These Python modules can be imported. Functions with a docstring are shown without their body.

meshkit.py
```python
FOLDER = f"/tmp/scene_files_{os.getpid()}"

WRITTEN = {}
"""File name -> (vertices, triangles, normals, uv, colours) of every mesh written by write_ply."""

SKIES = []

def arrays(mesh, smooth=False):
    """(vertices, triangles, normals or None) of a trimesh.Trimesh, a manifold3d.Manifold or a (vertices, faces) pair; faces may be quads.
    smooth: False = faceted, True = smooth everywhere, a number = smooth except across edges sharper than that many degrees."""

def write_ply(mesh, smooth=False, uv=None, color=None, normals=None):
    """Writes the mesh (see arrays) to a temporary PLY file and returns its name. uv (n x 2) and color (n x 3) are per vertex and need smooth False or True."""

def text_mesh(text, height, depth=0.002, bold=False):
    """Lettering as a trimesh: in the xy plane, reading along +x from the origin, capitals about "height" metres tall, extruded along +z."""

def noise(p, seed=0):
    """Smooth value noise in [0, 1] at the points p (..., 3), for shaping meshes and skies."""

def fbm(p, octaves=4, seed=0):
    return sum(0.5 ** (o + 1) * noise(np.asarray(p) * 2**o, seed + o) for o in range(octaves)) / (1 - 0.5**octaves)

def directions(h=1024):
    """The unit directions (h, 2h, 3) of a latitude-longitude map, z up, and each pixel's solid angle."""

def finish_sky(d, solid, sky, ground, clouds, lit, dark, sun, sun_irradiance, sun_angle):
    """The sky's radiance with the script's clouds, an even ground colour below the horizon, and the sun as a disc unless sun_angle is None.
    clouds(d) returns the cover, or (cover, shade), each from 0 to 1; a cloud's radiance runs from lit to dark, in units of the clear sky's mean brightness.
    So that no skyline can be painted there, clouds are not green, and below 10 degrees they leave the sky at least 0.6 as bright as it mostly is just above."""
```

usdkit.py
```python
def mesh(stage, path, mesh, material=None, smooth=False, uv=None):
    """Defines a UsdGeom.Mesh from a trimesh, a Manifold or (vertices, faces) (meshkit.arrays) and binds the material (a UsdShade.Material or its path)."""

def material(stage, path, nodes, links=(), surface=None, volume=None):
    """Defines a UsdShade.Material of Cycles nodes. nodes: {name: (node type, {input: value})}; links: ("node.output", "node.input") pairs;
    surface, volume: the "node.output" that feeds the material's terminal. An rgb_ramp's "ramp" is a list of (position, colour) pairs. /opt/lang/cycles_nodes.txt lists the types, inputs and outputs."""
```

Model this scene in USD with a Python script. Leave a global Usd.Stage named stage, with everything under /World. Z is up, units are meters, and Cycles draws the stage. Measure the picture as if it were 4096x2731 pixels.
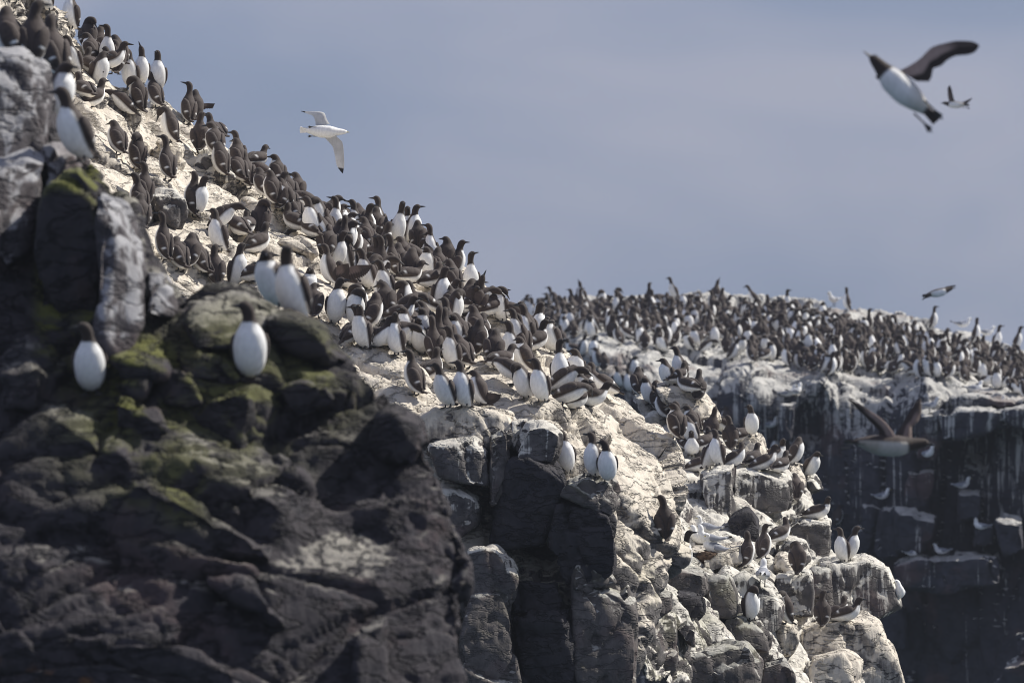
import math, random, numpy as np, trimesh, manifold3d, usdkit, meshkit
from scipy.spatial import cKDTree
from scipy.interpolate import RBFInterpolator, PchipInterpolator
from shapely.geometry import Polygon, MultiPoint
from shapely import contains_xy
from pxr import Usd, UsdGeom, UsdLux, UsdShade, Gf, Sdf, Vt

random.seed(7); RNG = np.random.default_rng(7)
stage = Usd.Stage.CreateInMemory()
UsdGeom.SetStageUpAxis(stage, 'Z'); UsdGeom.SetStageMetersPerUnit(stage, 1.0)
world = UsdGeom.Xform.Define(stage, '/World'); stage.SetDefaultPrim(world.GetPrim())
UsdGeom.Scope.Define(stage, '/World/Looks')

# ---------------------------------------------------------------- camera, sky, sun, exposure
PITCH = math.radians(3.0); CAMZ = 3.0
K = 0.14 / 4096                       # metres per photo pixel and metre of distance
cam = UsdGeom.Camera.Define(stage, '/World/camera')
cam.CreateHorizontalApertureAttr(36.0); cam.CreateVerticalApertureAttr(36.0 * 2731 / 4096)
cam.CreateFocalLengthAttr(36.0 / 0.14)
cam.CreateFStopAttr(4.6); cam.CreateFocusDistanceAttr(66.0)
cam.CreateClippingRangeAttr(Gf.Vec2f(1.0, 60000.0))
cam.AddTranslateOp().Set(Gf.Vec3d(0, 0, CAMZ)); cam.AddRotateXOp().Set(90 + math.degrees(PITCH))
cam.CreateExposureAttr(0.28)
SUN = np.array([0.66, 0.28, 0.70]); SUN /= np.linalg.norm(SUN)
sky_mat = usdkit.material(stage, '/World/Looks/sky', {
    'sky': ('sky_texture', {'sky_type': 'single_scattering', 'sun_disc': False, 'sun_elevation': math.asin(SUN[2]), 'sun_rotation': math.atan2(SUN[0], SUN[1]),
                            'altitude': 0.0, 'air_density': 1.0, 'aerosol_density': 1.6, 'ozone_density': 1.5}),
    'tc': ('texture_coordinate', {}),
    'map': ('mapping', {'scale': (1.0, 1.0, 2.2), 'location': (0.37, 0.1, 0.21)}),
    'n': ('noise_texture', {'scale': 13.0, 'detail': 3.0, 'roughness': 0.45, 'distortion': 0.3}),
    'r': ('rgb_ramp', {'ramp': [(0.30, (1.75, 2.2, 3.55)), (0.46, (2.25, 2.62, 4.0)), (0.62, (3.25, 3.35, 4.5)), (0.75, (3.6, 3.6, 4.5))]}),
    'mix': ('mix_color', {'fac': 0.80}),
    'bg': ('background_shader', {'strength': 0.088})},
    [('tc.generated', 'map.vector'), ('map.vector', 'n.vector'), ('n.fac', 'r.fac'), ('r.color', 'mix.b'), ('sky.color', 'mix.a'), ('mix.result', 'bg.color')], surface='bg.background')
dome = UsdLux.DomeLight.Define(stage, '/World/sky'); dome.CreateIntensityAttr(1.0)
UsdShade.MaterialBindingAPI.Apply(dome.GetPrim()).Bind(sky_mat)
for k, v in dict(label='pale blue grey sky with thin veils of cloud', kind='structure').items(): dome.GetPrim().SetCustomDataByKey(k, v)
sun = UsdLux.DistantLight.Define(stage, '/World/sun')
sun.CreateIntensityAttr(1.25); sun.CreateAngleAttr(0.53); sun.CreateColorAttr(Gf.Vec3f(1.0, 0.965, 0.91))
sun.GetPrim().CreateAttribute('inputs:normalize', Sdf.ValueTypeNames.Bool).Set(True)
_z = SUN; _x = np.cross([0, 0, 1.0], _z); _x /= np.linalg.norm(_x); _y = np.cross(_z, _x)
sun.AddTransformOp().Set(Gf.Matrix4d(*[float(c) for row in (list(_x) + [0], list(_y) + [0], list(_z) + [0], [0, 0, 50, 1]) for c in row]))

# ---------------------------------------------------------------- helpers
CP, SP = math.cos(PITCH), math.sin(PITCH)
def P(u, v, d):
    """the place seen at photo pixel (u, v) (of 4096 x 2731) at distance d along the view axis"""
    u, v, d = np.broadcast_arrays(np.asarray(u, float), np.asarray(v, float), np.asarray(d, float))
    x = (u - 2048) * K * d; up = (1365.5 - v) * K * d
    return np.stack([x, d * CP - up * SP, d * SP + up * CP + CAMZ], -1)
def unP(p):
    p = np.asarray(p, float); q = p - [0, 0, CAMZ]
    d = q[..., 1] * CP + q[..., 2] * SP; up = -q[..., 1] * SP + q[..., 2] * CP
    return q[..., 0] / (K * d) + 2048, 1365.5 - up / (K * d), d
TAKEN = {}
def fresh(path):
    n = TAKEN.get(path, 0); TAKEN[path] = n + 1
    return path if n == 0 else f'{path}_{n:03d}'
def tag(prim, label=None, cat=None, group=None, kind=None):
    for k, v in (('label', label), ('category', cat), ('group', group), ('kind', kind)):
        if v: prim.SetCustomDataByKey(k, v)
    return prim
def thing(name, loc=(0, 0, 0), rotz=0.0, scale=1.0, lean=None, **t):
    x = UsdGeom.Xform.Define(stage, fresh('/World/' + name))
    x.AddTranslateOp().Set(Gf.Vec3d(*map(float, loc)))
    if rotz: x.AddRotateZOp().Set(float(rotz))
    if lean: x.AddRotateXYZOp().Set(Gf.Vec3f(float(lean[0]), float(lean[1]), 0))
    if scale != 1.0: x.AddScaleOp().Set(Gf.Vec3f(scale, scale, scale))
    return tag(x.GetPrim(), **t)
def part(parent, name, mesh, mat, smooth=False, tint=None, label=None):
    m = usdkit.mesh(stage, fresh(f'{parent.GetPath()}/{name}'), mesh, mat, smooth=smooth)
    if tint is not None:
        UsdGeom.PrimvarsAPI(m).CreatePrimvar('tint', Sdf.ValueTypeNames.Color3fArray, 'vertex').Set(Vt.Vec3fArray.FromNumpy(np.asarray(tint, np.float32)))
    if label: tag(m.GetPrim(), label)
    return m.GetPrim()
def zoom(x0, y0, x1, y1, w):
    s = (x1 - x0) / w
    return lambda a: np.asarray(a, float) * s + [x0, y0]
Z = dict(S=zoom(0, 0, 4096, 2731, 4096), A=zoom(0, 0, 1024, 683, 2351), B=zoom(0, 1300, 1200, 2100, 2352), G=zoom(2100, 1500, 3300, 2300, 2352), H=zoom(2300, 1950, 3500, 2731, 2352),
         I=zoom(3200, 1700, 4096, 2731, 1363), K=zoom(0, 1100, 1950, 2731, 1875), L=zoom(2000, 1000, 4096, 2731, 1899), F=zoom(2924, 1050, 4096, 1833, 2347),
         D=zoom(900, 600, 1924, 1283, 2351), N=zoom(1900, 1050, 2924, 1733, 2351), Q1=zoom(0, 0, 700, 467, 2350), Q2=zoom(450, 350, 1150, 817, 2350), Q3=zoom(400, 750, 1100, 1217, 2350),
         Q4=zoom(1050, 700, 1550, 1034, 2347), Q5=zoom(1450, 750, 1950, 1084, 2347), Q6=zoom(1200, 1030, 1750, 1397, 2350), Q7=zoom(1650, 1000, 2200, 1367, 2350), Q8=zoom(1300, 1300, 2000, 1767, 2350), M=zoom(1100, 1300, 2300, 2100, 2352))
def pts(z, s):
    return Z[z]([[float(c) for c in w.split(',')] for w in s.split()])

def hsh(i, k):
    h = (i[..., 0] * 374761393 + i[..., 1] * 668265263 + i[..., 2] * 2147483647 + k * 974711) & 0xFFFFFFFF
    h = ((h ^ (h >> 13)) * 1274126177) & 0xFFFFFFFF
    return ((h ^ (h >> 16)) & 0xFFFFFF) / 16777215.0
def facet(p, cell, stretch=(1, 1, 1), seed=0, warp=0.25):
    """fractured-rock relief in about [-1, 1]: every cell is a tilted plane, with a joint along its edges"""
    q = p / (np.array(stretch) * cell)
    q = q + warp * (np.stack([meshkit.fbm(q * 1.3 + o, 2, seed + o) for o in (3, 17, 31)], -1) - 0.5) * 2
    lo, hi = np.floor(q.min(0)).astype(int) - 2, np.ceil(q.max(0)).astype(int) + 2
    g = np.stack(np.meshgrid(*[np.arange(a, b) for a, b in zip(lo, hi)], indexing='ij'), -1).reshape(-1, 3).astype(np.int64)
    s = g + np.stack([hsh(g, seed * 7 + k) for k in (1, 2, 3)], -1)
    dist, idx = cKDTree(s).query(q, k=2)
    gi = g[idx[:, 0]]
    tilt = np.stack([hsh(gi, seed * 7 + k) - 0.5 for k in (4, 5, 6)], -1) * 1.6
    h = (hsh(gi, seed * 7 + 9) - 0.5) * 1.5 + ((q - s[idx[:, 0]]) * tilt).sum(-1)
    edge = np.clip((dist[:, 1] - dist[:, 0]) / 0.16, 0, 1)
    return h - 0.75 * (1 - edge) ** 2
def normals(v, f):
    n = np.zeros_like(v); fn = np.cross(v[f[:, 1]] - v[f[:, 0]], v[f[:, 2]] - v[f[:, 0]])
    for k in range(3): np.add.at(n, f[:, k], fn)
    return n / np.maximum(np.linalg.norm(n, axis=1, keepdims=True), 1e-12)
def laplace(v, f, it, lam=0.5, fixed=None):
    e = np.vstack([f[:, [0, 1]], f[:, [1, 2]], f[:, [2, 0]]]); n = len(v)
    deg = np.bincount(e[:, 0], minlength=n)[:, None] + np.bincount(e[:, 1], minlength=n)[:, None]
    for _ in range(it):
        a = np.stack([np.bincount(e[:, 0], v[e[:, 1], k], n) + np.bincount(e[:, 1], v[e[:, 0], k], n) for k in range(3)], 1) / np.maximum(deg, 1)
        w = v + lam * (a - v)
        if fixed is not None: w[fixed] = v[fixed]
        v = w
    return v
TERRAIN = []                          # everything that birds can stand on: (vertices, faces)
def roughen(v, f, amp, cell, stretch, seed, bed=0.0):
    n = normals(v, f); v0 = v
    if bed: v = np.stack([v[:, 0] * math.cos(bed) - v[:, 2] * math.sin(bed), v[:, 1], v[:, 0] * math.sin(bed) + v[:, 2] * math.cos(bed)], 1)
    d = facet(v, cell, stretch, seed) * amp
    d += facet(v, cell * 0.36, stretch, seed + 1) * amp * 0.24
    d += (meshkit.fbm(v / np.array(stretch) * 7.0, 4, seed + 2) - 0.5) * amp * 0.45
    r = np.abs(meshkit.fbm(v / np.array(stretch) * 3.4 + 7, 3, seed + 5) - 0.5)
    d -= np.clip(0.035 - r, 0, 1) / 0.035 * amp * 0.35        # thin cracks
    return v0 + n * d[:, None]
# ---------------------------------------------------------------- materials
def rock_mat(name, dark=(0.050, 0.047, 0.050), dark2=(0.105, 0.090, 0.082), white=(0.60, 0.57, 0.50), white2=(0.40, 0.37, 0.33), base=0.0, top=1.0, lo=0.15, hi=0.75, streak=0.6, sharp=0.16,
             moss=0.0, red=0.0, scale=1.0, bump=0.6, fine=38.0, orange=0.0, tilt=(0, 0, 0), mottle=1.0, zoned=False, zfade=None, bedr=-0.55, crack=0.5, zs=1.0):
    """whitewashed sea-cliff rock: guano lies on what faces the sky and runs down the faces in streaks"""
    n = {
        'geo': ('geometry', {}), 'info': ('object_info', {}),
        'sep': ('separate_xyz', {}),
        'up': ('map_range', {'range_type': 'smoothstep', 'from_min': lo, 'from_max': hi, 'to_min': 0.0, 'to_max': top, 'clamp': True}),
        'big': ('noise_texture', {'scale': 1.1 * scale, 'detail': 4.0, 'roughness': 0.6}),
        'mid': ('noise_texture', {'scale': 6.0 * scale, 'detail': 6.0, 'roughness': 0.65, 'distortion': 0.3}),
        'smap': ('mapping', {'scale': (11.0 * scale, 5.0 * scale, 0.9 * scale * zs), 'rotation': tilt}),
        'str': ('noise_texture', {'scale': 1.0, 'detail': 5.0, 'roughness': 0.62, 'distortion': 0.25}),
        'smap2': ('mapping', {'scale': (34.0 * scale, 14.0 * scale, 1.8 * scale * zs), 'rotation': tilt}),
        'str2': ('noise_texture', {'scale': 1.0, 'detail': 3.0, 'roughness': 0.6, 'distortion': 0.15}),
        'fin': ('noise_texture', {'scale': fine * scale, 'detail': 5.0, 'roughness': 0.7}),
        'cmap': ('mapping', {'scale': (3.2 * scale, 2.2 * scale, 8.0 * scale), 'rotation': (0.0, bedr, 0.0)}), 'crk': ('noise_texture', {'scale': 1.0, 'detail': 4.0, 'roughness': 0.6, 'distortion': 0.25}),
        'crr': ('rgb_ramp', {'ramp': [(0.0, (0, 0, 0)), (0.465, (0, 0, 0)), (0.5, (1, 1, 1)), (0.535, (0, 0, 0)), (1.0, (0, 0, 0))]}),
        's1': ('math', {'math_type': 'multiply_add', 'value2': 1.5 * streak, 'value3': -0.75 * streak}),
        's2': ('math', {'math_type': 'multiply_add', 'value2': 0.9 * streak, 'value3': -0.45 * streak}),
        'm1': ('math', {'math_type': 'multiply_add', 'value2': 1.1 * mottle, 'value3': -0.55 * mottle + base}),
        'm2': ('math', {'math_type': 'multiply_add', 'value2': 0.6 * mottle, 'value3': -0.3 * mottle}),
        'fi1': ('math', {'math_type': 'multiply_add', 'value2': 0.55 * mottle, 'value3': -0.275 * mottle}),
        'a1': ('math', {'math_type': 'add'}), 'a2': ('math', {'math_type': 'add'}), 'a3': ('math', {'math_type': 'add'}), 'a4': ('math', {'math_type': 'add'}), 'a5': ('math', {'math_type': 'add'}),
        'a6': ('math', {'math_type': 'multiply_add', 'value2': -0.20}),
        'rv': ('math', {'math_type': 'multiply_add', 'value2': 0.22, 'value3': -0.11}), 'a7': ('math', {'math_type': 'add'}),
        'g': ('map_range', {'range_type': 'smoothstep', 'from_min': 0.5 - sharp, 'from_max': 0.5 + sharp, 'to_min': 0.0, 'to_max': 1.0, 'clamp': True}),
        'cd': ('rgb_ramp', {'ramp': [(0.3, dark), (0.56, dark2), (0.75, tuple(0.6 * c for c in dark2))]}),
        'cw': ('rgb_ramp', {'ramp': [(0.28, white2), (0.52, white), (0.72, tuple(min(1, 1.08 * c) for c in white))]}),
        'col': ('mix_color', {}),
        'mossn': ('noise_texture', {'scale': 2.3 * scale, 'detail': 5.0, 'roughness': 0.6}),
        'mossm': ('map_range', {'range_type': 'smoothstep', 'from_min': 0.56 - 0.2 * moss, 'from_max': 0.70 - 0.2 * moss, 'to_min': 0.0, 'to_max': moss, 'clamp': True}),
        'mup': ('map_range', {'range_type': 'smoothstep', 'from_min': -0.1, 'from_max': 0.5, 'to_min': 0.03, 'to_max': 1.0, 'clamp': True}), 'mmul': ('math', {'math_type': 'multiply'}),
        'colm': ('mix_color', {'b': (0.105, 0.108, 0.022)}),
        'redn': ('noise_texture', {'scale': 1.7 * scale, 'detail': 4.0, 'roughness': 0.6}),
        'redm': ('map_range', {'range_type': 'smoothstep', 'from_min': 0.55, 'from_max': 0.68, 'to_min': 0.0, 'to_max': red, 'clamp': True}),
        'colr': ('mix_color', {'b': (0.11, 0.065, 0.06)}),
        'orm': ('map_range', {'range_type': 'smoothstep', 'from_min': 0.50, 'from_max': 0.60, 'to_min': 0.0, 'to_max': orange, 'clamp': True}),
        'colo': ('mix_color', {'b': (0.30, 0.13, 0.035)}),
        'crd': ('math', {'math_type': 'multiply', 'value2': crack}),
        'colc': ('mix_color', {'b': tuple(0.7 * c for c in dark)}),
        'h1': ('math', {'math_type': 'multiply', 'value2': 0.7}), 'h2': ('math', {'math_type': 'multiply_add', 'value2': 0.30}), 'h3': ('math', {'math_type': 'multiply_add', 'value2': -0.8}),
        'h4': ('math', {'math_type': 'multiply_add', 'value2': 0.35}),
        'bump': ('bump', {'strength': bump, 'distance': 0.035 / scale}),
        'bsdf': ('principled_bsdf', {'roughness': 0.88, 'specular_ior_level': 0.25}),
    }
    l = [('geo.normal', 'sep.vector'), ('sep.z', 'up.value'), ('geo.position', 'big.vector'), ('geo.position', 'mid.vector'), ('geo.position', 'smap.vector'), ('smap.vector', 'str.vector'),
         ('geo.position', 'smap2.vector'), ('smap2.vector', 'str2.vector'), ('geo.position', 'fin.vector'), ('geo.position', 'cmap.vector'), ('cmap.vector', 'crk.vector'), ('crk.fac', 'crr.fac'),
         ('str.fac', 's1.value1'), ('str2.fac', 's2.value1'), ('big.fac', 'm1.value1'), ('mid.fac', 'm2.value1'), ('fin.fac', 'fi1.value1'),
         ('up.result', 'a1.value1'), ('s1.value', 'a1.value2'), ('a1.value', 'a2.value1'), ('s2.value', 'a2.value2'), ('a2.value', 'a3.value1'), ('m1.value', 'a3.value2'),
         ('a3.value', 'a4.value1'), ('m2.value', 'a4.value2'), ('a4.value', 'a5.value1'), ('fi1.value', 'a5.value2'), ('crr.color', 'a6.value1'), ('a5.value', 'a6.value3'),
         ('info.random', 'rv.value1'), ('a6.value', 'a7.value1'), ('rv.value', 'a7.value2'), ('a7.value', 'g.value'),
         ('mid.fac', 'cd.fac'), ('mid.fac', 'cw.fac'), ('g.result', 'col.fac'), ('cd.color', 'col.a'), ('cw.color', 'col.b'),
         ('geo.position', 'redn.vector'), ('redn.fac', 'redm.value'), ('redm.result', 'colr.fac'), ('col.result', 'colr.a'),
         ('geo.position', 'mossn.vector'), ('mossn.fac', 'mossm.value'), ('sep.z', 'mup.value'), ('mossm.result', 'mmul.value1'), ('mup.result', 'mmul.value2'), ('mmul.value', 'colm.fac'), ('colr.result', 'colm.a'),
         ('redn.fac', 'orm.value'), ('orm.result', 'colo.fac'), ('colm.result', 'colo.a'),
         ('crr.color', 'crd.value1'), ('crd.value', 'colc.fac'), ('colo.result', 'colc.a'), ('colc.result', 'bsdf.base_color'),
         ('mid.fac', 'h1.value1'), ('fin.fac', 'h2.value1'), ('h1.value', 'h2.value3'), ('crr.color', 'h3.value1'), ('h2.value', 'h3.value3'), ('str2.fac', 'h4.value1'), ('h3.value', 'h4.value3'),
         ('h4.value', 'bump.height'), ('bump.normal', 'bsdf.normal')]
    if zoned:      # r moss, g droppings, b orange lichen, as surveyed on the rock
        n['zone'] = ('attribute', {'attribute': 'zone'}); n['zs'] = ('separate_color', {})
        n['zg'] = ('math', {'math_type': 'multiply_add', 'value2': 0.95}); n['zm'] = ('math', {'math_type': 'multiply'}); n['zo'] = ('math', {'math_type': 'multiply'})
        l = [x for x in l if x[1] not in ('a7.value1', 'colm.fac', 'colo.fac')]
        l += [('zone.color', 'zs.color'), ('zs.g', 'zg.value1'), ('a6.value', 'zg.value3'), ('zg.value', 'a7.value1'), ('zs.r', 'zm.value1'), ('mmul.value', 'zm.value2'), ('zm.value', 'colm.fac'), ('zs.b', 'zo.value1'), ('orm.result', 'zo.value2'), ('zo.value', 'colo.fac')]
    if zfade:      # droppings thin out down the face
        n['ps'] = ('separate_xyz', {}); n['zf'] = ('map_range', {'from_min': zfade[0], 'from_max': zfade[1], 'to_min': zfade[2], 'to_max': zfade[3], 'clamp': True}); n['za'] = ('math', {'math_type': 'add'})
        l = [x for x in l if x[1] != 'a7.value1'] + [('geo.position', 'ps.vector'), ('ps.z', 'zf.value'), ('zf.result', 'za.value1'), ('a6.value', 'za.value2'), ('za.value', 'a7.value1')]
    return usdkit.material(stage, '/World/Looks/' + name, n, l, surface='bsdf.BSDF')
_ze = float(P(3000, 1490, 112)[2])
MAT = {
    'w': rock_mat('whitewashed_rock', mottle=0.75, base=0.50, lo=-0.1, hi=0.6, streak=0.55, top=0.9, white=(0.62, 0.56, 0.465), white2=(0.43, 0.38, 0.315), dark2=(0.17, 0.155, 0.145), tilt=(0.0, 0.5, 0.0), sharp=0.26, crack=0.22, bump=0.9, zoned=True, moss=0.6),
    'g': rock_mat('streaked_rock', base=0.10, mottle=0.6, lo=0.0, hi=0.6, streak=1.75, white=(0.60, 0.57, 0.50), white2=(0.40, 0.375, 0.33), dark=(0.042, 0.040, 0.042), dark2=(0.115, 0.104, 0.098), red=0.35, sharp=0.17, bedr=0.1, zoned=True, moss=0.6, crack=0.25),
    'd': rock_mat('weathered_grey_rock', base=-0.08, mottle=0.8, lo=0.1, hi=0.8, streak=0.8, white=(0.40, 0.385, 0.34), white2=(0.22, 0.21, 0.19), dark=(0.045, 0.042, 0.041), dark2=(0.12, 0.106, 0.098), red=0.4, sharp=0.22, moss=0.25, crack=0.25, bedr=0.3),
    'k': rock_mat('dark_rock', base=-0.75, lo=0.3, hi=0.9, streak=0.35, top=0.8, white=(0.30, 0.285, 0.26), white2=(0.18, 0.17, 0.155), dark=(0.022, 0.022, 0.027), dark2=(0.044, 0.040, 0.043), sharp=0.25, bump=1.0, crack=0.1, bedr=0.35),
    'n': rock_mat('near_dark_rock', base=-0.78, lo=0.3, hi=0.85, streak=0.5, top=0.95, white=(0.28, 0.262, 0.225), white2=(0.165, 0.15, 0.133), dark=(0.022, 0.021, 0.026), dark2=(0.046, 0.040, 0.044), sharp=0.30, moss=0.9, mottle=0.7, orange=0.9, zoned=True, bump=1.0, red=0.3, crack=0.6),
    's': rock_mat('near_streaked_rock', base=0.20, lo=0.0, hi=0.7, streak=1.5, white=(0.31, 0.305, 0.31), white2=(0.20, 0.192, 0.195), dark=(0.040, 0.037, 0.042), dark2=(0.095, 0.084, 0.086), red=0.3, scale=0.8, mottle=0.7, sharp=0.24),
    'f': rock_mat('far_cliff_rock', zs=0.4, base=0.20, lo=0.48, hi=0.85, streak=2.1, top=1.35, mottle=0.15, white=(0.46, 0.445, 0.41), white2=(0.31, 0.305, 0.29), dark=(0.026, 0.030, 0.042), dark2=(0.050, 0.048, 0.058), red=0.6, scale=0.6, sharp=0.22, zfade=(_ze - 3.2, _ze + 0.1, -0.40, 0.34), crack=0.2),
}
# ---------------------------------------------------------------- rock masses
def squeeze(c, d0, k):
    return [(a, b, d0 + (d - d0) * k) for a, b, d in c]
def relief(parent, name, poly, ctrl, step, mat, amp, cell, stretch, seed, back=1.2, edge=0.04, dfun=None, bed=0.0, zone=None, soft=3):
    """one mass of rock: its weathered front, from surveyed points (photo pixel, distance), closed at the back"""
    poly = np.array(poly, float); pg = Polygon(poly)
    x0, y0, x1, y1 = pg.bounds
    U, V = np.meshgrid(np.arange(x0 - step, x1 + 2 * step, step), np.arange(y0 - step, y1 + 2 * step, step))
    nv, nu = U.shape
    inside = contains_xy(pg, U.ravel(), V.ravel()).reshape(U.shape)
    cellin = inside[:-1, :-1] & inside[1:, :-1] & inside[:-1, 1:] & inside[1:, 1:]
    idx = np.arange(nv * nu).reshape(nv, nu)
    a, b, c, d = (idx[:-1, :-1][cellin], idx[:-1, 1:][cellin], idx[1:, 1:][cellin], idx[1:, :-1][cellin])
    f = np.vstack([np.stack([a, d, c], 1), np.stack([a, c, b], 1)])
    used, f = np.unique(f, return_inverse=True); f = f.reshape(-1, 3)
    uv = np.stack([U.ravel()[used], V.ravel()[used]], 1)
    e = np.vstack([f[:, [0, 1]], f[:, [1, 2]], f[:, [2, 0]]])
    key = e[:, 0] * len(used) + e[:, 1]; rev = e[:, 1] * len(used) + e[:, 0]
    be = e[~np.isin(key, rev)]                               # boundary edges, in order of their triangle
    nxt = dict(be.tolist()); rim = np.unique(be)
    prv = {b_: a_ for a_, b_ in nxt.items()}
    A = np.array([prv[i] for i in rim]); B = np.array([nxt[i] for i in rim])
    for _ in range(30 if step > 20 else 10): uv[rim] = 0.5 * uv[rim] + 0.25 * (uv[A] + uv[B])     # no stairs along the edge
    ctrl = np.array(ctrl, float)
    dep = dfun(uv) if dfun else RBFInterpolator(ctrl[:, :2] / 1000, ctrl[:, 2], kernel='thin_plate_spline', smoothing=1e-3)(uv / 1000)
    v = P(uv[:, 0], uv[:, 1], dep)
    cen = v[rim].mean(0); n = len(v); pos = {r: k for k, r in enumerate(rim)}
    rings = []
    for dy, sh in ((0.18, 0.0), (0.5, 0.04), (back, 0.12)):
        w = v[rim] + [0, dy, -0.15 * dy]; w = w + (cen - w) * [sh, 0, sh]; rings.append(w)
    allv = np.vstack([v] + rings + [rings[-1].mean(0)[None]]); m = len(rim); fs = [f]
    be_k = np.array([[pos[a_], pos[b_]] for a_, b_ in be])
    prev = rim
    for k in range(len(rings)):
        cur = n + k * m + np.arange(m); i, j = be_k[:, 0], be_k[:, 1]
        fs += [np.stack([prev[j], prev[i], cur[i]], 1), np.stack([prev[j], cur[i], cur[j]], 1)]; prev = cur
    fs.append(np.stack([prev[be_k[:, 1]], prev[be_k[:, 0]], np.full(len(be_k), len(allv) - 1)], 1))
    f = np.vstack(fs)
    man = manifold3d.Manifold(manifold3d.Mesh(allv.astype(np.float32), f.astype(np.uint32)))
    assert man.status() == manifold3d.Error.NoError, (name, man.status())
    mm = man.refine_to_length(edge).to_mesh(); v, f = np.array(mm.vert_properties[:, :3], float), np.array(mm.tri_verts)
    v = laplace(v, f, soft, 0.5)
    zc = zone(v) if zone else None
    v = roughen(v, f, amp, cell, stretch, seed, bed)
    TERRAIN.append((v, f))
    m = part(parent, name, (v, f), MAT[mat], smooth=True if zone else 38)
    if zone: UsdGeom.PrimvarsAPI(m).CreatePrimvar('zone', Sdf.ValueTypeNames.Color3fArray, 'vertex').Set(Vt.Vec3fArray.FromNumpy(zc.astype(np.float32)))
    return m
HULLS = []
def rock(parent, z, front, top, mat, d=None, dd=0.5, edge=0.035, soft=3, amp=0.035, cell=0.34, stretch=(1, 1, 1.4), seed=50, name='rock', back=0.6, lean=0.10, grow=1.05, turn=-0.12):
    F, T = pts(z, front), (pts(z, top) if top else np.zeros((0, 2)))
    if d is None: d = depth_near
    r = np.random.default_rng(int(abs(F.sum()) * 10) % 100000)
    both = np.vstack([F, T]); mid = both.mean(0); F = mid + (F - mid) * grow; T = mid + (T - mid) * grow if len(T) else T
    fc = F.mean(0); base = d(fc[0], max(fc[1], F[:, 1].max() - 150)) if callable(d) else d
    # the front stands upright or hangs over a little; the top leans back from its edge
    dF = base + lean * (F[:, 1] - F[:, 1].min()) * K * base + turn * (F[:, 0] - fc[0]) * K * base + r.uniform(-0.05, 0.05, len(F))
    A = P(F[:, 0], F[:, 1], dF)
    if len(T):
        dT = base + dd * r.uniform(0.8, 1.2, len(T)) + turn * (T[:, 0] - fc[0]) * K * base; Bp = P(T[:, 0], T[:, 1], dT)
    else: Bp = A[:0]
    every = np.vstack([F, T]); c = every.mean(0); sm = c + (every - c) * 0.82
    C = P(sm[:, 0], sm[:, 1], base + dd + back)
    h = manifold3d.Manifold.hull_points(np.vstack([A, Bp, C]).astype(np.float32))
    h = h.refine_to_length(edge)
    m = h.to_mesh(); v, f = np.array(m.vert_properties[:, :3], float), np.array(m.tri_verts)
    v = laplace(v, f, soft, 0.55)
    v = roughen(v, f, amp, cell, stretch, seed)
    TERRAIN.append((v, f)); zone = slope_zone if mat in 'wg' else crag_zone if mat == 'n' else None
    m = part(parent, name, (v, f), MAT[mat], smooth=True if mat in 'wgn' else 38)
    if mat in 'wgn': UsdGeom.PrimvarsAPI(m).CreatePrimvar('zone', Sdf.ValueTypeNames.Color3fArray, 'vertex').Set(Vt.Vec3fArray.FromNumpy(zone(v).astype(np.float32)))
    return m
def slope_zone(v):
    """fewer droppings and a little moss low on the seaward side"""
    u_, v_, d_ = unP(v); low = np.clip((v_ - 2080) / 260, 0, 1) * np.clip((3150 - u_) / 350, 0, 1); o_ = np.zeros((len(v), 3)); o_[:, 0] = low * .5; o_[:, 1] = -.42 * low; return o_
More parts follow.
